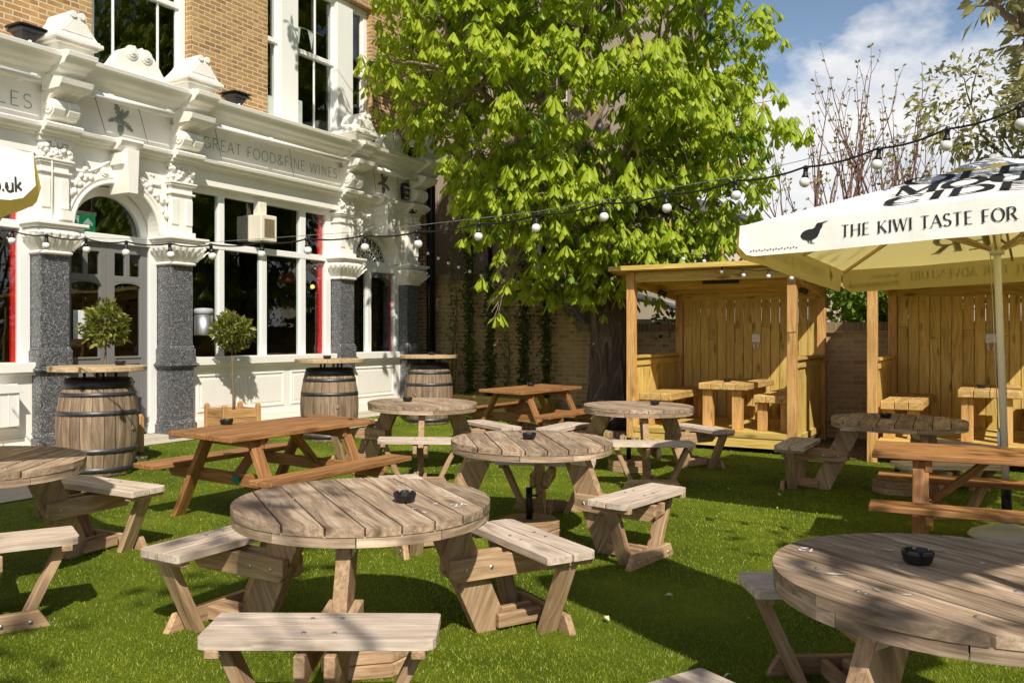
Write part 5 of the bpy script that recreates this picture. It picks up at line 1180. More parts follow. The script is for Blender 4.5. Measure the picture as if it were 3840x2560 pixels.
for w, nm in ((4.69, 'left booth'), (7.80, 'right booth')):
    sleeper_piece('table', w, .96, 1.62, .2, 1.72, .68, .085, 4, 'chunky sleeper table in the middle of the ' + nm, [(-.23, -.62), (.17, -.62), (-.23, .6), (.17, .6)])
    sleeper_piece('bench', w, .13, .60, .14, 1.9, .525, .10, 3, 'chunky sleeper bench along the left side of the ' + nm, [(-.15, -.7), (.12, -.7), (-.15, .7), (.12, .7)])
    sleeper_piece('bench', w, 1.70, 2.17, .2, 1.9, .54, .10, 3, 'chunky sleeper bench along the right side of the ' + nm, [(-.14, -.7), (.16, -.7), (-.14, .7), (.16, .7)])
for w, nm, xx, yy in ((4.69, 'left', 1.24, .62), (7.80, 'right', 1.20, .75)):
    p = site(3.45 + yy, w + xx); ashtray(p.x, p.y, .682, 'black ashtray on the sleeper table in the %s booth' % nm)
# soft black bag or cushion tucked behind the table in the first booth
p = site(3.45 + 1.45, 4.69 + 1.66); 

# ---------------------------------------------------------------- umbrellas
m, nt, bs, out = new_mat('umbrella_canvas'); o = nd(nt, 'ShaderNodeTexCoord').outputs['Object']
put(nt, bs, 'Base Color', mix(nt, ramp(nt, noise(nt, o, 3.0, 4), [(.45, 0.0), (.8, .3)]), (.88, .865, .82), (.72, .69, .60))); put(nt, bs, 'Roughness', .8); put(nt, bs, 'Specular IOR Level', .15)
bump(nt, bs, noise(nt, mapped(nt, o, (1, 1, 1)), 5, 3), .35, .03)
yb = nd(nt, 'ShaderNodeBsdfDiffuse', {'Color': c4((.84, .68, .24))}); yt = nd(nt, 'ShaderNodeBsdfTranslucent', {'Color': c4((1.0, .82, .30))})
back = nd(nt, 'ShaderNodeMixShader', {0: .6, 1: yb.outputs[0], 2: yt.outputs[0]}); geo = nt.nodes.new('ShaderNodeNewGeometry')
mx = nd(nt, 'ShaderNodeMixShader', {0: geo.outputs['Backfacing'], 1: bs.outputs[0], 2: back.outputs[0]}); nt.links.new(mx.outputs[0], out.inputs[0]); M['umb'] = m
def umbrella(label, x, y, rz, ze, za, tilt=(0, 0), half=1.5, printed=True, zground=None):
    zg = gz(x, y) if zground is None else zground; q = Quaternion((0, 0, 1), R(rz)) @ Vector((0, 0, 1)).rotation_difference(Vector((-tilt[0], -tilt[1], 1)).normalized())
    t = thing('umbrella', label, 'umbrella', (x, y, zg), group='white square umbrellas', quat=q); H_ = half; N = 40
    mb = MB(); rr = random.Random(int(x * 10))
    def P(k, s, tt):   # side k, s along the edge -1..1, tt 0 edge .. 1 apex
        r = H_ * (1 - tt); a = s * r; sag = .03 * (1 - abs(2 * abs(s) - 1)) * (1 - tt) * math.sin(math.pi * min(1, tt * 1.2 + .15)); e = .035 * (1 - abs(2 * abs(s) - 1)) * (1 - tt) ** 2
        return rot_z(math.pi / 2 * k) @ Vector((a, -(r - e), ze + (za - ze) * tt - sag))
    for k in range(4):
        vs = [P(k, -1 + 2 * i / N, min(j / 24, .93)) for j in range(25) for i in range(N + 1)]
        mb.add(vs, [(j * (N + 1) + i, j * (N + 1) + i + 1, (j + 1) * (N + 1) + i + 1, (j + 1) * (N + 1) + i) for j in range(24) for i in range(N)], None, 0, True)
    cp = mb.build('canopy', M['umb'], t)
    mb = MB(); vs = []; n = 32   # vent cap
    for (r, z, wv) in ((.34, za - .115, .02), (.30, za - .085, .015), (.16, za - .02, .0), (.06, za + .015, 0), (.0, za + .02, 0)):
        for i in range(n): a = 2 * math.pi * i / n; rq = r / (abs(math.cos(a)) ** 4 + abs(math.sin(a)) ** 4) ** .25; vs.append((rq * math.cos(a), rq * math.sin(a), z + wv * math.sin(a * 8) + wv * .6 * math.sin(a * 3 + 1)))
    mb.add(vs, [(j * n + i, j * n + (i + 1) % n, (j + 1) * n + (i + 1) % n, (j + 1) * n + i) for j in range(4) for i in range(n)], None, 0, True); mb.lathe([(.03, za + .0), (.03, za + .05), (.0, za + .06)], 12, (0, 0, 0)); mb.build('vent_cap', M['umb'], t)
    if printed:
        SLz = math.atan2(za - ze, H_)
        for k in (0, 2):
            def sf(a, b, l): 
                b_ = b * math.cos(SLz); s_ = max(-1, min(1, a / max(.05, H_ - b_))); sag = .03 * (1 - abs(2 * abs(s_) - 1)) * (1 - b_ / H_) * math.sin(math.pi * min(1, b_ / H_ * 1.2 + .15))
                return tuple(rot_z(math.pi / 2 * k) @ Vector((a, -(H_ - b_), ze + b_ * (za - ze) / H_ - sag + .007 + l)))
            mb = MB()
            for s_, b_, wdt in (('CIDER', .26, 1.2), ('MOUT', .60, 1.12), ('OLD', .94, .95)): text(mb, s_, -.57 if wdt > 1 else -.55, b_, .29, sf, .2, .085, True, .1, width=wdt)
            mb.build('canopy_lettering', M['printed'], cp)
    hv = .235
    for k in range(4):
        mb = MB(); A = rot_z(math.pi / 2 * k); NV = 60; ph = rr.uniform(0, 6)
        def V(a, b, l=0.0):   # a along edge, b below the edge (0..hv)
            s = a / H_; e = .035 * (1 - abs(2 * abs(s) - 1)); c_ = max(0, (abs(s) - .94) / .06)
            return A @ Vector((a, -(H_ - e) - .012 * math.sin(a * 5.2 + ph) * b / hv - .006 * math.sin(a * 13 + ph) * b / hv - l - .03 * b / hv, ze - b * (1 - .32 * c_ ** 2) + .006))
        vs = [V(-H_ + 2 * H_ * i / NV, hv * j / 5) for j in range(6) for i in range(NV + 1)]
        mb.add(vs, [((j + 1) * (NV + 1) + i, (j + 1) * (NV + 1) + i + 1, j * (NV + 1) + i + 1, j * (NV + 1) + i) for j in range(5) for i in range(NV)], None, 0, True)
        vl = mb.build('valance', M['umb'], t)
        if printed:
            vf = lambda a, b, l: tuple(V(a, hv - b, .004 + l)); mb = MB(); hh = .082
            text(mb, 'THE KIWI TASTE FOR ADVENTURE', -.80, .08, hh, vf, .15, .05, True, .12, width=1.70); text(mb, 'drinkaware.co.uk', .965, .04, .07, vf, .12, .12, False, .05, width=.485); text(mb, 'for the facts', .97, .122, .045, vf, .11, .11, False, .05, width=.25)
            kw = [(1.0, 1.0), (.80, .88), (.78, .80), (.76, .70), (.70, .60), (.66, .45), (.60, .30), (.48, .21), (.36, .17), (.2, .18), (.06, .26), (.0, .40), (.04, .52), (.16, .62), (.30, .67), (.42, .67), (.50, .72), (.54, .82), (.57, .89), (.66, .93), (.74, .92)]
            g = lambda a, b, h: vf(-1.07 + a * .19, .055 + b * .155, h); mb.prism(kw, .0002, .0012, g)
            for pl in ([(.34, .2), (.38, .03), (.5, .0), (.5, .02), (.41, .06), (.39, .2)], [(.24, .2), (.28, .06), (.40, .03), (.40, .05), (.31, .08), (.29, .2)]): mb.prism(pl, .0014, .0022, g)
            for i in range(17): mb.prism([(-.02 * i - .1, .03 + .006 * (i % 2)), (-.02 * i - .088, .036 + .006 * (i % 2)), (-.02 * i - .1, .042 + .006 * (i % 2))], .0002, .001, lambda a, b, h: vf(-1.0 + a, b, h))
            mb.build('valance_lettering', M['printed'], vl)
    for k in range(8):
        a = math.pi / 4 * k; L = H_ * (math.sqrt(2) if k % 2 else 1) - .03; d = Vector((math.cos(a), math.sin(a), 0))
        mb = MB(); mb.beam(d * .05 + Vector((0, 0, za - .075)), d * L + Vector((0, 0, ze - .038 + (za - ze) * .02)), .018, .028); mb.beam(d * .05 + Vector((0, 0, ze - .12)), d * L * .5 + Vector((0, 0, ze + (za - ze) * .46 - .02)), .016, .022)
        mb.build('rib', M['tabletop'], t)
    mb = MB(); mb.tube([(0, 0, .25), (0, 0, za)], .026, 14); mb.lathe([(.05, ze - .16), (.055, ze - .13), (.055, ze - .09), (.04, ze - .07)], 14); mb.build('pole', M['polewhite'], t)
    mb = MB(); mb.tube([(0, 0, .05), (0, 0, .42)], .036, 14); mb.tube([(.03, 0, .62), (.06, 0, .62)], .006, 6); mb.build('pole_sleeve', M['blackmetal'], t)
    mb = MB(); mb.box((-.036, -.0, .74), (.02, .03, .12)); mb.tube([(-.036, 0, .80), (-.045, 0, ze - .1)], .004, 5); mb.build('winder_cleat', M['steel'], t, bevel=.004)
    mb = MB(); mb.lathe([(.27, -.01), (.275, .015), (.25, .045), (.16, .075), (.07, .09), (.05, .11), (.0, .11)], 28); mb.build('base', M['polewhite'], t)
    return t
umbrella('large white umbrella with black lettering and a bird at the right edge', 3.76, 6.47, -34.5, 2.315, 2.885, (.037, -.043))
# ---------------------------------------------------------------- festoon lights
def festoon(label, pts, r_b, ends, wire=None, sag=.02, cab=.006):
    t = thing('festoon_lights', label, 'string lights', tuple(pts[0])); O = Vector(pts[0]); mb = MB(); path = []
    full = [Vector(ends[0])] + [Vector(p) + Vector((0, 0, r_b * 2.9)) for p in pts] + [Vector(ends[1])]
    for a, b in zip(full[:-1], full[1:]):
        for k in range(5): f = k / 5; path.append(a.lerp(b, f) - Vector((0, 0, sag * 4 * f * (1 - f))) - O)
    path.append(full[-1] - O); mb.tube(path, cab, 6); mb.build('cable', M['black'], t)
    if wire: mb = MB(); mb.tube([Vector(p) - O for p in wire], .0022, 5); mb.build('support_wire', M['steel'], t)
    proto = None; rr = random.Random(len(pts))
    for p in pts:
        if proto is None:
            mb = MB(); mb.lathe([(.32 * r_b, .75 * r_b), (.62 * r_b, .8 * r_b), (.62 * r_b, 1.3 * r_b), (.46 * r_b, 1.45 * r_b), (.40 * r_b, 2.5 * r_b), (.48 * r_b, 2.55 * r_b), (.48 * r_b, 3.1 * r_b), (.2 * r_b, 3.3 * r_b)], 14, (0, 0, 0)); mb.box((.5 * r_b, 0, 2.7 * r_b), (.5 * r_b, .4 * r_b, .4 * r_b))
            h = mb.build('lamp_holder', M['black'], t); mb = MB(); mb.sphere((0, 0, 0), r_b, 18, 12); b = mb.build('bulb', M['bulb'], h); proto = h; pb = b
        else:
            h = proto.copy(); COL.objects.link(h); h.parent = t; b = pb.copy(); COL.objects.link(b); b.parent = h
        h.location = Vector(p) - O; h.rotation_euler = (rr.uniform(-.16, .16), rr.uniform(-.18, .12), rr.uniform(0, 6))
        # swing about the cable, not the bulb
    return t
B1 = [(-4.54, 7.27, 2.15), (-4.19, 7.15, 2.109), (-3.85, 7.05, 2.058), (-3.46, 6.94, 2.015), (-3.09, 6.83, 1.979), (-2.68, 6.7, 1.949), (-2.31, 6.58, 1.928), (-1.89, 6.44, 1.931), (-1.51, 6.31, 1.944), (-1.06, 6.15, 1.95), (-0.66, 6.0, 1.959), (-0.23, 5.83, 1.991), (0.16, 5.66, 2.027), (0.59, 5.47, 2.075), (0.96, 5.29, 2.104), (1.34, 5.1, 2.152), (1.68, 4.9, 2.193), (2.01, 4.7, 2.255), (2.29, 4.5, 2.314), (2.56, 4.29, 2.378), (2.85, 4.05, 2.46)]
festoon('black festoon cable of white bulbs strung right across the yard', B1, .030, ((-4.9, 7.4, 2.28), (3.3, 3.7, 2.66)), [(-4.9, 7.4, 2.3), (-3.46, 6.94, 2.11), (-2.31, 6.58, 2.035), (-1.06, 6.15, 2.065), (.16, 5.66, 2.135), (1.34, 5.1, 2.265), (2.29, 4.5, 2.42), (3.3, 3.7, 2.68)])
B2 = [(-1.6, 14.6, 2.864), (-1.42, 14.44, 2.709), (-1.23, 14.28, 2.613), (-1.05, 14.12, 2.521), (-0.87, 13.96, 2.44), (-0.68, 13.8, 2.355), (-0.49, 13.64, 2.281), (-0.28, 13.48, 2.205), (-0.12, 13.32, 2.181), (0.1, 13.16, 2.139), (0.33, 13.0, 2.098), (0.51, 12.84, 2.089), (0.75, 12.68, 2.068), (0.95, 12.52, 2.086), (1.21, 12.36, 2.108), (1.43, 12.2, 2.134), (1.80, 11.98, 2.27), (2.33, 11.6, 2.361), (2.55, 11.32, 2.304), (2.72, 11.06, 2.148), (2.92, 10.76, 2.078), (3.15, 10.48, 2.047), (3.34, 10.2, 2.003), (3.86, 9.92, 2.036)]
festoon('festoon lights looping from the pub corner under the tree to the booth roof', B2, .027, ((-1.75, 14.75, 3.05), (4.3, 9.75, 2.2)), None, .015, .005)

# odd bits on the grass
for x, y, lb in ((-3.97, 9.05, 'shiny steel bowl on the grass beside the first barrel'), (-3.12, 10.62, 'shiny steel bowl on the grass under the planter')):
    t = thing('steel_bowl', lb, 'bowl', (x, y, gz(x, y))); mb = MB(); mb.lathe([(.115, .0), (.10, .03), (.085, .085), (.098, .095), (.085, .092), (.07, .03), (.0, .02)], 28); mb.build('body', M['chrome'], t); mb = MB(); mb.tube([(-.1, 0, .07), (-.14, 0, .075), (-.145, 0, .03), (-.11, 0, .02)], .007, 6); mb.build('handle', M['chrome'], t)
rr = random.Random(21); proto = None
for (x, y) in [(-1.55, 3.55), (-1.3, 3.2), (-.98, 3.1), (-.86, 3.05), (-.82, 3.15), (-1.75, 2.95), (-1.38, 4.1), (-1.62, 3.4), (-1.1, 3.45), (.35, 3.0), (.9, 4.9), (.95, 3.75), (.85, 3.55), (1.25, 4.5), (1.05, 3.0), (2.0, 5.2), (2.2, 4.6), (1.6, 5.2), (.5, 4.5), (1.2, 9.0), (2.1, 8.3), (2.5, 8.0), (-.4, 8.2), (-.2, 11), (1.9, 2.3), (2.3, 7.4), (2.7, 6.9)]:
    if proto is None:
        mb = MB(); mb.add([(-.022, 0, .004), (0, -.012, .012), (.024, 0, .003), (0, .012, .014), (0, 0, .016)], [(0, 1, 4), (1, 2, 4), (2, 3, 4), (3, 0, 4)]); proto = mb.build('fallen_petal', M['petal']); o = proto
    else: o = proto.copy(); COL.objects.link(o)
    o.location = (x, y, gz(x, y) + .022); o.rotation_euler = (rr.uniform(-.4, .4), rr.uniform(-.4, .4), rr.uniform(0, 6)); o.scale = [rr.uniform(.6, 1.25)] * 3
    tag(o, 'tiny pale fallen petal lying on the grass', 'petal', 'pale petals fallen on the grass')
# ---------------------------------------------------------------- horse chestnut
def limb(mb, a, b, r0, r1, rr, wob=.12, n=7):
    a = Vector(a); b = Vector(b); d = b - a; pts = []; L = d.length
    for i in range(n + 1):
        f = i / n; p = a + d * f; e = math.sin(math.pi * f) * L * wob; pts.append(p + Vector((rr.uniform(-1, 1), rr.uniform(-1, 1), rr.uniform(-.5, 1))) * e * .35 + Vector((0, 0, math.sin(math.pi * f) * L * .05)))
    pts[0] = a; pts[-1] = b; mb.tube(pts, [r0 + (r1 - r0) * i / n for i in range(n + 1)], 9); return pts
def hanging_clusters(name, C, O, mat, parent, seed, size=.17):
    """young horse-chestnut leaves: 5-7 leaflets drooping from one point; C points, O outward dirs"""
    rng = np.random.default_rng(seed); n = len(C); nl = 7; C = np.asarray(C); O = np.asarray(O)
    V = []; F = []; RN = []; base = 0
    sz0 = .62 + .75 * rng.random(n)
    for j in range(nl):
        a = 2 * np.pi * (j + .5) / nl + rng.normal(0, .22, n) + rng.random(n) * 6.28 * 0 + (np.arange(n) * 2.399) % 6.283
        tilt = np.clip(rng.normal(.70, .2, n), .2, 1.35)          # angle away from straight down
        L = size * sz0 * (.85 + .3 * rng.random(n)) * (1 - .2 * (j % 3 == 0))
        hd = np.stack([np.cos(a), np.sin(a), np.zeros(n)], 1) + O * np.array([.55, .55, .0]); hd /= np.linalg.norm(hd, axis=1)[:, None] + 1e-6
        def along(f, bend):   # droops further towards the tip
            tt = tilt * (1 - bend * f); return hd * np.sin(tt)[:, None] + np.array([0, 0, -1.0]) * np.cos(tt)[:, None]
        s = np.cross(hd, np.array([0, 0, 1.0])); nn = np.cross(s, along(.5, .3))
        p0 = C + hd * .006; p1 = p0 + along(.2, .3) * (L * .40)[:, None]; p2 = p1 + along(.6, .45) * (L * .34)[:, None]; p3 = p2 + along(1, .6) * (L * .26)[:, None]
        w1, w2 = (L * .075)[:, None], (L * .16)[:, None]; k = (L * .055)[:, None]
        v = np.stack([p0, p1 + s * w1 - nn * k, p1 - s * w1 - nn * k, p2 + s * w2 - nn * k * 1.4, p2 - s * w2 - nn * k * 1.4, p3, p1, p2], 1)
        b = base + np.arange(n)[:, None] * 8
        for q in ([0, 6, 1], [0, 2, 6]): F.append(np.concatenate([b + np.array([q]), b + np.array([[q[0]]])], 1)[:, [0, 1, 2]])
        V.append(v.reshape(-1, 3)); base += n * 8
        F.append('q'); F.append(b + np.array([[1, 6, 7, 3]])); F.append(b + np.array([[6, 2, 4, 7]])); F.append('t'); F.append(b + np.array([[3, 7, 5]])); F.append(b + np.array([[7, 4, 5]]))
        RN.append(rng.random(n))
    tris = [f for f in F if not isinstance(f, str) and f.shape[1] == 3]; quads = [f for f in F if not isinstance(f, str) and f.shape[1] == 4]
    T = np.concatenate(tris); Q = np.concatenate(quads); allf = np.concatenate([Q, np.concatenate([T[:, [0, 1, 2]], T[:, [2]]], 1)])
    # triangles stay triangles: split quads instead so that every face has three corners
    tq = np.concatenate([Q[:, [0, 1, 2]], Q[:, [0, 2, 3]], T]); vid = tq[:, 0]
    cl = (vid // 8) % n; rn0 = rng.random(n); rnd = np.clip(rn0[cl] * .62 + .38 * rng.random(len(tq)), 0, 1)
    return np_mesh(name, np.concatenate(V), tq, mat, parent, {'rnd': rnd})
def chestnut():
    B = site(5.0, 3.74); t = thing('chestnut_tree', 'large horse chestnut in bright young leaf filling the middle of the yard', 'tree', (B.x, B.y, gz(B.x, B.y) - .05)); O = Vector(t.location); rr = random.Random(5); rng = np.random.default_rng(5)
    mb = MB(); pts = [(0, 0, 0), (0, 0, .25), (.0, 0, .8), (.02, .02, 1.5), (.0, .02, 2.2), (-.04, .0, 2.9), (-.08, -.03, 3.4)]; mb.tube(pts, [.44, .36, .315, .30, .30, .29, .26], 20)
    for i in range(7): a = i * .9; mb.tube([(.34 * math.cos(a), .34 * math.sin(a), .02), (.29 * math.cos(a), .29 * math.sin(a), .5), (.27 * math.cos(a), .27 * math.sin(a), 1.4)], [.12, .06, .03], 8)
    mb.build('trunk', M['bark'], t)
    top = Vector((-.08, -.03, 3.3))
    mains = [((-1.0, -.9, 4.4), .17), ((-1.9, -.6, 6.6), .15), ((-.3, -.2, 6.2), .19), ((1.3, -.4, 5.6), .15), ((1.9, .3, 4.2), .11), ((.5, -1.5, 5.2), .12), ((-2.2, -1.7, 5.2), .11), ((.3, 1.2, 5.6), .12)]
    tips = []
    for (p, r) in mains:
        mb = MB(); q = limb(mb, top - Vector((0, 0, .3)), top + Vector(p) - Vector((0, 0, 3.3)) , r, r * .38, rr, .16, 8); tips += [(v, r * .4) for v in q[4:]]
        mb.build('limb', M['limb'], t)
    # clumps of foliage: centre (relative to the tree foot) and radius
    cl = []
    def far(c): return all((Vector(c) - Vector(k[0])).length > .5 for k in cl)
    tries = 0
    while len(cl) < 118 and tries < 6000:
        tries += 1; q = np.array([rng.normal(), rng.normal(), rng.normal()]); q /= np.linalg.norm(q); rad = .55 + .48 * rng.random() ** .6
        c = np.array([-.2, -.75, 5.6]) + q * rad * np.array([2.85, 2.35, 3.6])
        y_low = 2.25 + max(0, (abs(c[0]) - 1.2)) * .35
        if c[2] < y_low or not far(c): continue
        if c[0] - (.55 if c[2] > 4.7 else .88) < np.interp(c[2], [2.2, 3.0, 3.6, 4.25, 5.0, 5.8], [-1.8, -2.1, -2.5, -2.75, -3.2, -3.4]): continue
        # viewer side only needs detail; thin the back
        if c[1] > .6 and rng.random() < .55: continue
        if c[0] > 1.85 + .25 * rng.random(): continue
        cl.append((tuple(c), .46 + .3 * rng.random()))
    # explicit sprays seen in the photograph: low left fringe, branch over the pub, cluster above the booth roof
    for c, r in [((-2.85, -1.6, 5.2), .42), ((-2.2, -1.7, 4.65), .36), ((-.75, -1.0, 5.7), .5), ((-.3, -.9, 6.3), .5), ((-1.2, -1.0, 6.4), .5), ((-.6, .2, 6.0), .55), ((-.9, .4, 5.2), .5), ((-3.2, -1.9, 5.35), .26), ((-1.9, -1.6, 4.0), .36), ((-1.65, -1.5, 3.5), .36), ((-1.5, -1.5, 3.0), .4), ((-1.45, -1.6, 2.35), .2), ((-1.5, -1.7, 1.85), .14), ((-.9, -1.6, 2.75), .42), ((-.4, -1.7, 2.55), .4), ((.2, -1.7, 2.7), .42), ((.75, -1.6, 2.85), .42), ((1.2, -1.4, 2.75), .42), ((1.65, -1.2, 2.8), .42), ((2.05, -1.0, 2.95), .42), ((2.1, -.8, 3.3), .4), ((2.15, -.7, 3.9), .4), ((2.2, -.6, 4.6), .4), ((2.1, -.6, 5.3), .4), ((2.3, -.4, 6.2), .4), ((2.0, -.3, 7.0), .4), ((2.3, .0, 5.7), .4), ((2.3, -.3, 4.8), .36), ((2.45, -.5, 4.2), .3), ((1.5, -.9, 7.4), .45), ((.3, -1.2, 2.2), .28), ((-.2, -1.1, 2.1), .25), ((-2.8, -2.9, 7.5), .45), ((-3.6, -2.7, 8.0), .4)]: cl.append((c, r))
    mb = MB(); P = []; N_ = []; Pd = []; Nd = []
    for c, r in cl:
        c = Vector(c) + Vector((-.33, .19, 0)); base = min(tips, key=lambda k: (k[0] - c).length + max(0, k[0].z - c.z) * .6)[0]
        pts = limb(mb, base, c, .028, .010, rr, .14, 6)
        for i in range(7):
            q = Vector((rr.gauss(0, 1), rr.gauss(0, 1), rr.gauss(.2, .8))).normalized(); limb(mb, pts[rr.randint(3, 6)], c + q * r * .9, .009, .003, rr, .15, 4)
        n = int(37 * (r / .5) ** 2); q = rng.normal(0, 1, (n, 3)); q[:, 2] = np.abs(q[:, 2]) * .9 - .35; q /= np.linalg.norm(q, axis=1)[:, None]
        p = np.array(c) + q * (r * (.6 + .5 * rng.random(n)))[:, None] * np.array([1.15, 1.15, .85]); P.append(p); N_.append(q)
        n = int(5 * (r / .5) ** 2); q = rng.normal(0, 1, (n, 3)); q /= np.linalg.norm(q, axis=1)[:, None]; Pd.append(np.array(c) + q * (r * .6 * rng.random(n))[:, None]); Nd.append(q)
    mb.build('branches', M['limb'], t)
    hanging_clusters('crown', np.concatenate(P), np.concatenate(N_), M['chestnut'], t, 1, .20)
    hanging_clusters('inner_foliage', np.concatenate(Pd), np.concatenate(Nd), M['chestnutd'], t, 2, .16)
    mb = MB(); allP = np.concatenate(P)
    for i in rng.choice(len(allP), 150, replace=False):
        p = allP[i]; mb.lathe([(.004, -.02), (.022, .02), (.018, .07), (.0, .13)], 7, tuple(p + np.array([0, 0, .01])), 0, False)
    mb.build('flower_spikes', M['candle'], t, kind='stuff')
    return t
chestnut()

# ---------------------------------------------------------------- generic leafy plants
def leafy_plant(name, label, cat, loc, blobs, n, size, mat, seed, trunk=None, group=None, aspect=.5, hang=.15, lo=.55):
    t = thing(name, label, cat, loc, 0, group); rng = np.random.default_rng(seed); rr = random.Random(seed); P = []; N_ = []; tot = sum(b[1] ** 2 for b in blobs)
    mb = MB(); O = Vector((0, 0, 0))
    for (p, r) in (trunk or []): pass
    for c, r in blobs:
        k = max(20, int(n * r * r / tot)); p, q = shell_pts(c, r, k, rng, lo, (1, 1, .9)); P.append(p); N_.append(q)
        b0 = Vector((c[0] * .15, c[1] * .15, max(.1, c[2] * .35))); pts = limb(mb, b0, c, .03 if trunk is None else .05, .012, rr, .12, 6)
        for i in range(6): q_ = Vector((rr.gauss(0, 1), rr.gauss(0, 1), rr.gauss(.2, 1))).normalized(); limb(mb, pts[rr.randint(3, 6)], Vector(c) + q_ * r * .9, .012, .004, rr, .15, 4)
    mb.build('branches', M['stem'], t)
    if trunk: mb = MB(); mb.tube([p for p, r in trunk], [r for p, r in trunk], 12); mb.build('trunk', M['limb'], t)
    leaf_soup('foliage', np.concatenate(P), np.concatenate(N_), size, mat, t, seed, aspect, .12, hang=hang); return t
rr = random.Random(3)
leafy_plant('shrub', 'sunlit green shrub showing over the wall between the two booths', 'shrub', tuple(site(6.75, 7.6, -.2)), [((rr.uniform(-.9, .9), rr.uniform(-.4, .4), rr.uniform(1.2, 2.5)), rr.uniform(.45, .65)) for i in range(16)], 8000, .095, M['shrub'], 31, aspect=.7)
leafy_plant('shrub', 'dark loose shrub behind the left end of the first booth', 'shrub', tuple(site(6.6, 4.7, -.2)), [((rr.uniform(-.9, .7), rr.uniform(-.4, .4), rr.uniform(.9, 1.75)), rr.uniform(.28, .42)) for i in range(10)], 1300, .085, M['ivy'], 32, aspect=.6)
leafy_plant('variegated_tree', 'cream edged variegated tree hanging over the right hand booth', 'tree', (8.0, 11.6, -.2), [((rr.uniform(-1.3, 1.5), rr.uniform(-1.2, 1.0), rr.uniform(2.6, 5.2)), rr.uniform(.5, .8)) for i in range(26)] + [((-1.75, -.5, 3.5), .32), ((-1.5, -.6, 2.95), .4), ((-1.3, -.7, 4.4), .4), ((-.8, -.8, 5.4), .4), ((.2, -.9, 6.2), .6), ((-1.0, -.3, 2.4), .35)], 12500, .125, M['variegated'], 33, [((0, 0, 0), .13), ((.05, 0, 1.2), .11), ((0, .05, 2.6), .08)], aspect=.42, hang=.3)
ob = leafy_plant('overhanging_branch', 'leafy branch reaching into the top right corner of the view', 'branch', (3.36, 5.6, 3.2), [((-.22, 0, .32), .16), ((.0, .05, .42), .2), ((.2, .0, .55), .3), ((.05, .0, .05), .16), ((.3, .1, .25), .3), ((.25, .05, -.1), .22)], 480, .105, M['variegated'], 34, aspect=.42, hang=.35, lo=.3)

mb = MB(); mb.tube([(.05, .02, .2), (.35, -.3, .32), (1.1, -1.7, .35), (2.5, -4.35, -.1)], [.012, .02, .035, .06], 8); mb.build('bough', M['limb'], ob)

# bare trees with opening buds against the sky
def bare_tree(label, x, y, h, seed, spread=.22):
    t = thing('budding_tree', label, 'tree', (x, y, -.2), 0, 'bare trees with opening buds'); rr = random.Random(seed); mb = MB(); buds = []
    def grow(p, d, L, r, lv):
        n = 5; pts = [p]; q = p; dd = d.copy()
        for i in range(n): dd = (dd + Vector((rr.uniform(-1, 1), rr.uniform(-1, 1), .55)) * .16).normalized(); q = q + dd * L / n; pts.append(q)
        r1 = max(.0035, r * .55); mb.tube(pts, [r + (r1 - r) * i / n for i in range(n + 1)], 6 if lv < 2 else 4, cap=False)
        if lv < 3 and L > .22:
            for k in range(rr.randint(2, 4)):
                f = rr.uniform(.35, 1.0) if k else 1.0; i = min(n - 1, int(f * n)); b = pts[i].lerp(pts[i + 1], f * n - i) if k else pts[-1]
                a = Vector((rr.uniform(-1, 1), rr.uniform(-1, 1), 0)).normalized(); nd_ = (dd + a * rr.uniform(.35, .8) * (1 if k else .2) + Vector((0, 0, .25))).normalized(); grow(b, nd_, L * rr.uniform(.42, .62), r1 * .85, lv + 1)
        else: buds.append((pts[-1], dd)); buds.append((pts[3], dd))
    tr_h = h * .42; grow(Vector((0, 0, 0)), Vector((rr.uniform(-.04, .04), 0, 1)), tr_h, .075, 0)
    for k in range(3): grow(Vector((0, 0, tr_h * (.55 + .2 * k))), Vector((rr.uniform(-1, 1) * spread * 2, rr.uniform(-.5, .5), 1)).normalized(), h * .34, .035, 1)
    mb.build('branches', M['twig'], t); rng = np.random.default_rng(seed); P = []; N_ = []
    for p, d in buds:
        for i in range(3): P.append(tuple(p)); N_.append(tuple(Vector(d) + Vector((rr.uniform(-1, 1), rr.uniform(-1, 1), rr.uniform(-.4, .8))) * .9))
    leaf_soup('buds', P, N_, .095, M['bud'], t, seed, .5, .1)['kind'] = 'stuff'; return t
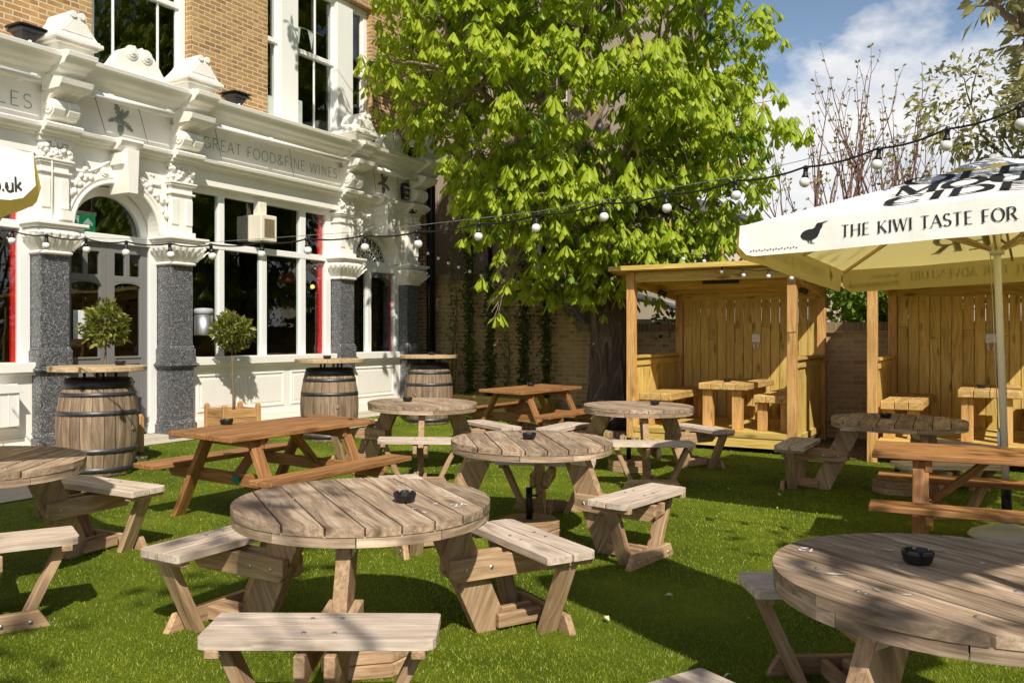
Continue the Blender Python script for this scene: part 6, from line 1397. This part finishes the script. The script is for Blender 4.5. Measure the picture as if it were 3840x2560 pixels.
for k, (px, Y, h) in enumerate([(1905, 19, 8.3), (1962, 18, 7.2), (2010, 20, 7.9), (2068, 18.5, 7.8), (2120, 19.5, 7.4), (2185, 19, 6.4), (1862, 20.5, 7.8)]):
    bare_tree(['bare budding tree just right of the big chestnut', 'bare budding tree second from the chestnut against the sky', 'bare budding tree in the middle of the row against white cloud', 'bare budding tree fourth in the row right of the chestnut', 'bare budding tree nearest the variegated tree', 'low bare budding tree half behind the variegated tree', 'bare budding tree partly behind the chestnut crown'][k], (px - 1176) / 1960 * Y, Y, h, 50 + k)

# ---------------------------------------------------------------- things beside and behind the viewer: they shade and are mirrored in the windows
umbrella('white umbrella at the left edge with only one corner showing', -4.35, 4.13, 41, 2.30, 2.87)
uo = umbrella('unseen white parasol close on the right, squeezed narrow to shape its shadow', 1.87, 1.68, -60, 3.1, 3.5, printed=False)
for c_ in uo.children:
    if c_.name.split('.')[0] in ('canopy', 'valance', 'vent_cap', 'rib'): c_.data.transform(Matrix.Diagonal((.64, .34, 1, 1)))  # unseen canopy squeezed so its shadow strip fits the lawn and table
def shade_tree(label, x, y, blobs, n, size, seed): return leafy_plant('shade_tree', label, 'tree', (x, y, -.25), blobs, n, size, M['shade'], seed, [((0, 0, 0), .22), ((.05, .05, 1.6), .18), ((0, 0, 3.4), .12)], 'trees behind the viewer', .55, .15, .2)
rr = random.Random(9)
shade_tree('leafy tree behind the viewer throwing dappled shade on the foreground', 2.0, -3.9, [((rr.uniform(-3.2, 2.2), rr.uniform(-1.8, 2.0), rr.uniform(4.2, 7.2)), rr.uniform(.5, .9)) for i in range(26)], 3300, .17, 61)
shade_tree('leafy tree to the right of the viewer dappling the umbrella top', 5.9, 1.2, [((rr.uniform(-2.3, 1.8), rr.uniform(-1.4, 1.8), rr.uniform(4.6, 7.0)), rr.uniform(.4, .75)) for i in range(20)], 1000, .17, 62)
for k, (x, y) in enumerate([(12.5, 3.5), (14, 8.5), (12, -2.5), (16, 13), (9.5, -6.5)]):
    shade_tree(['tall tree beyond the right side of the yard opposite the pub door', 'tall tree beyond the right side of the yard opposite the shop window', 'tall tree beyond the right rear of the yard', 'tall tree beyond the far right of the yard', 'tall tree at the rear right of the viewer'][k], x, y, [((rr.uniform(-2.4, 2.4), rr.uniform(-2.4, 2.4), rr.uniform(1.6, 8.5)), rr.uniform(.9, 1.4)) for i in range(26)], 4200, .26, 70 + k)
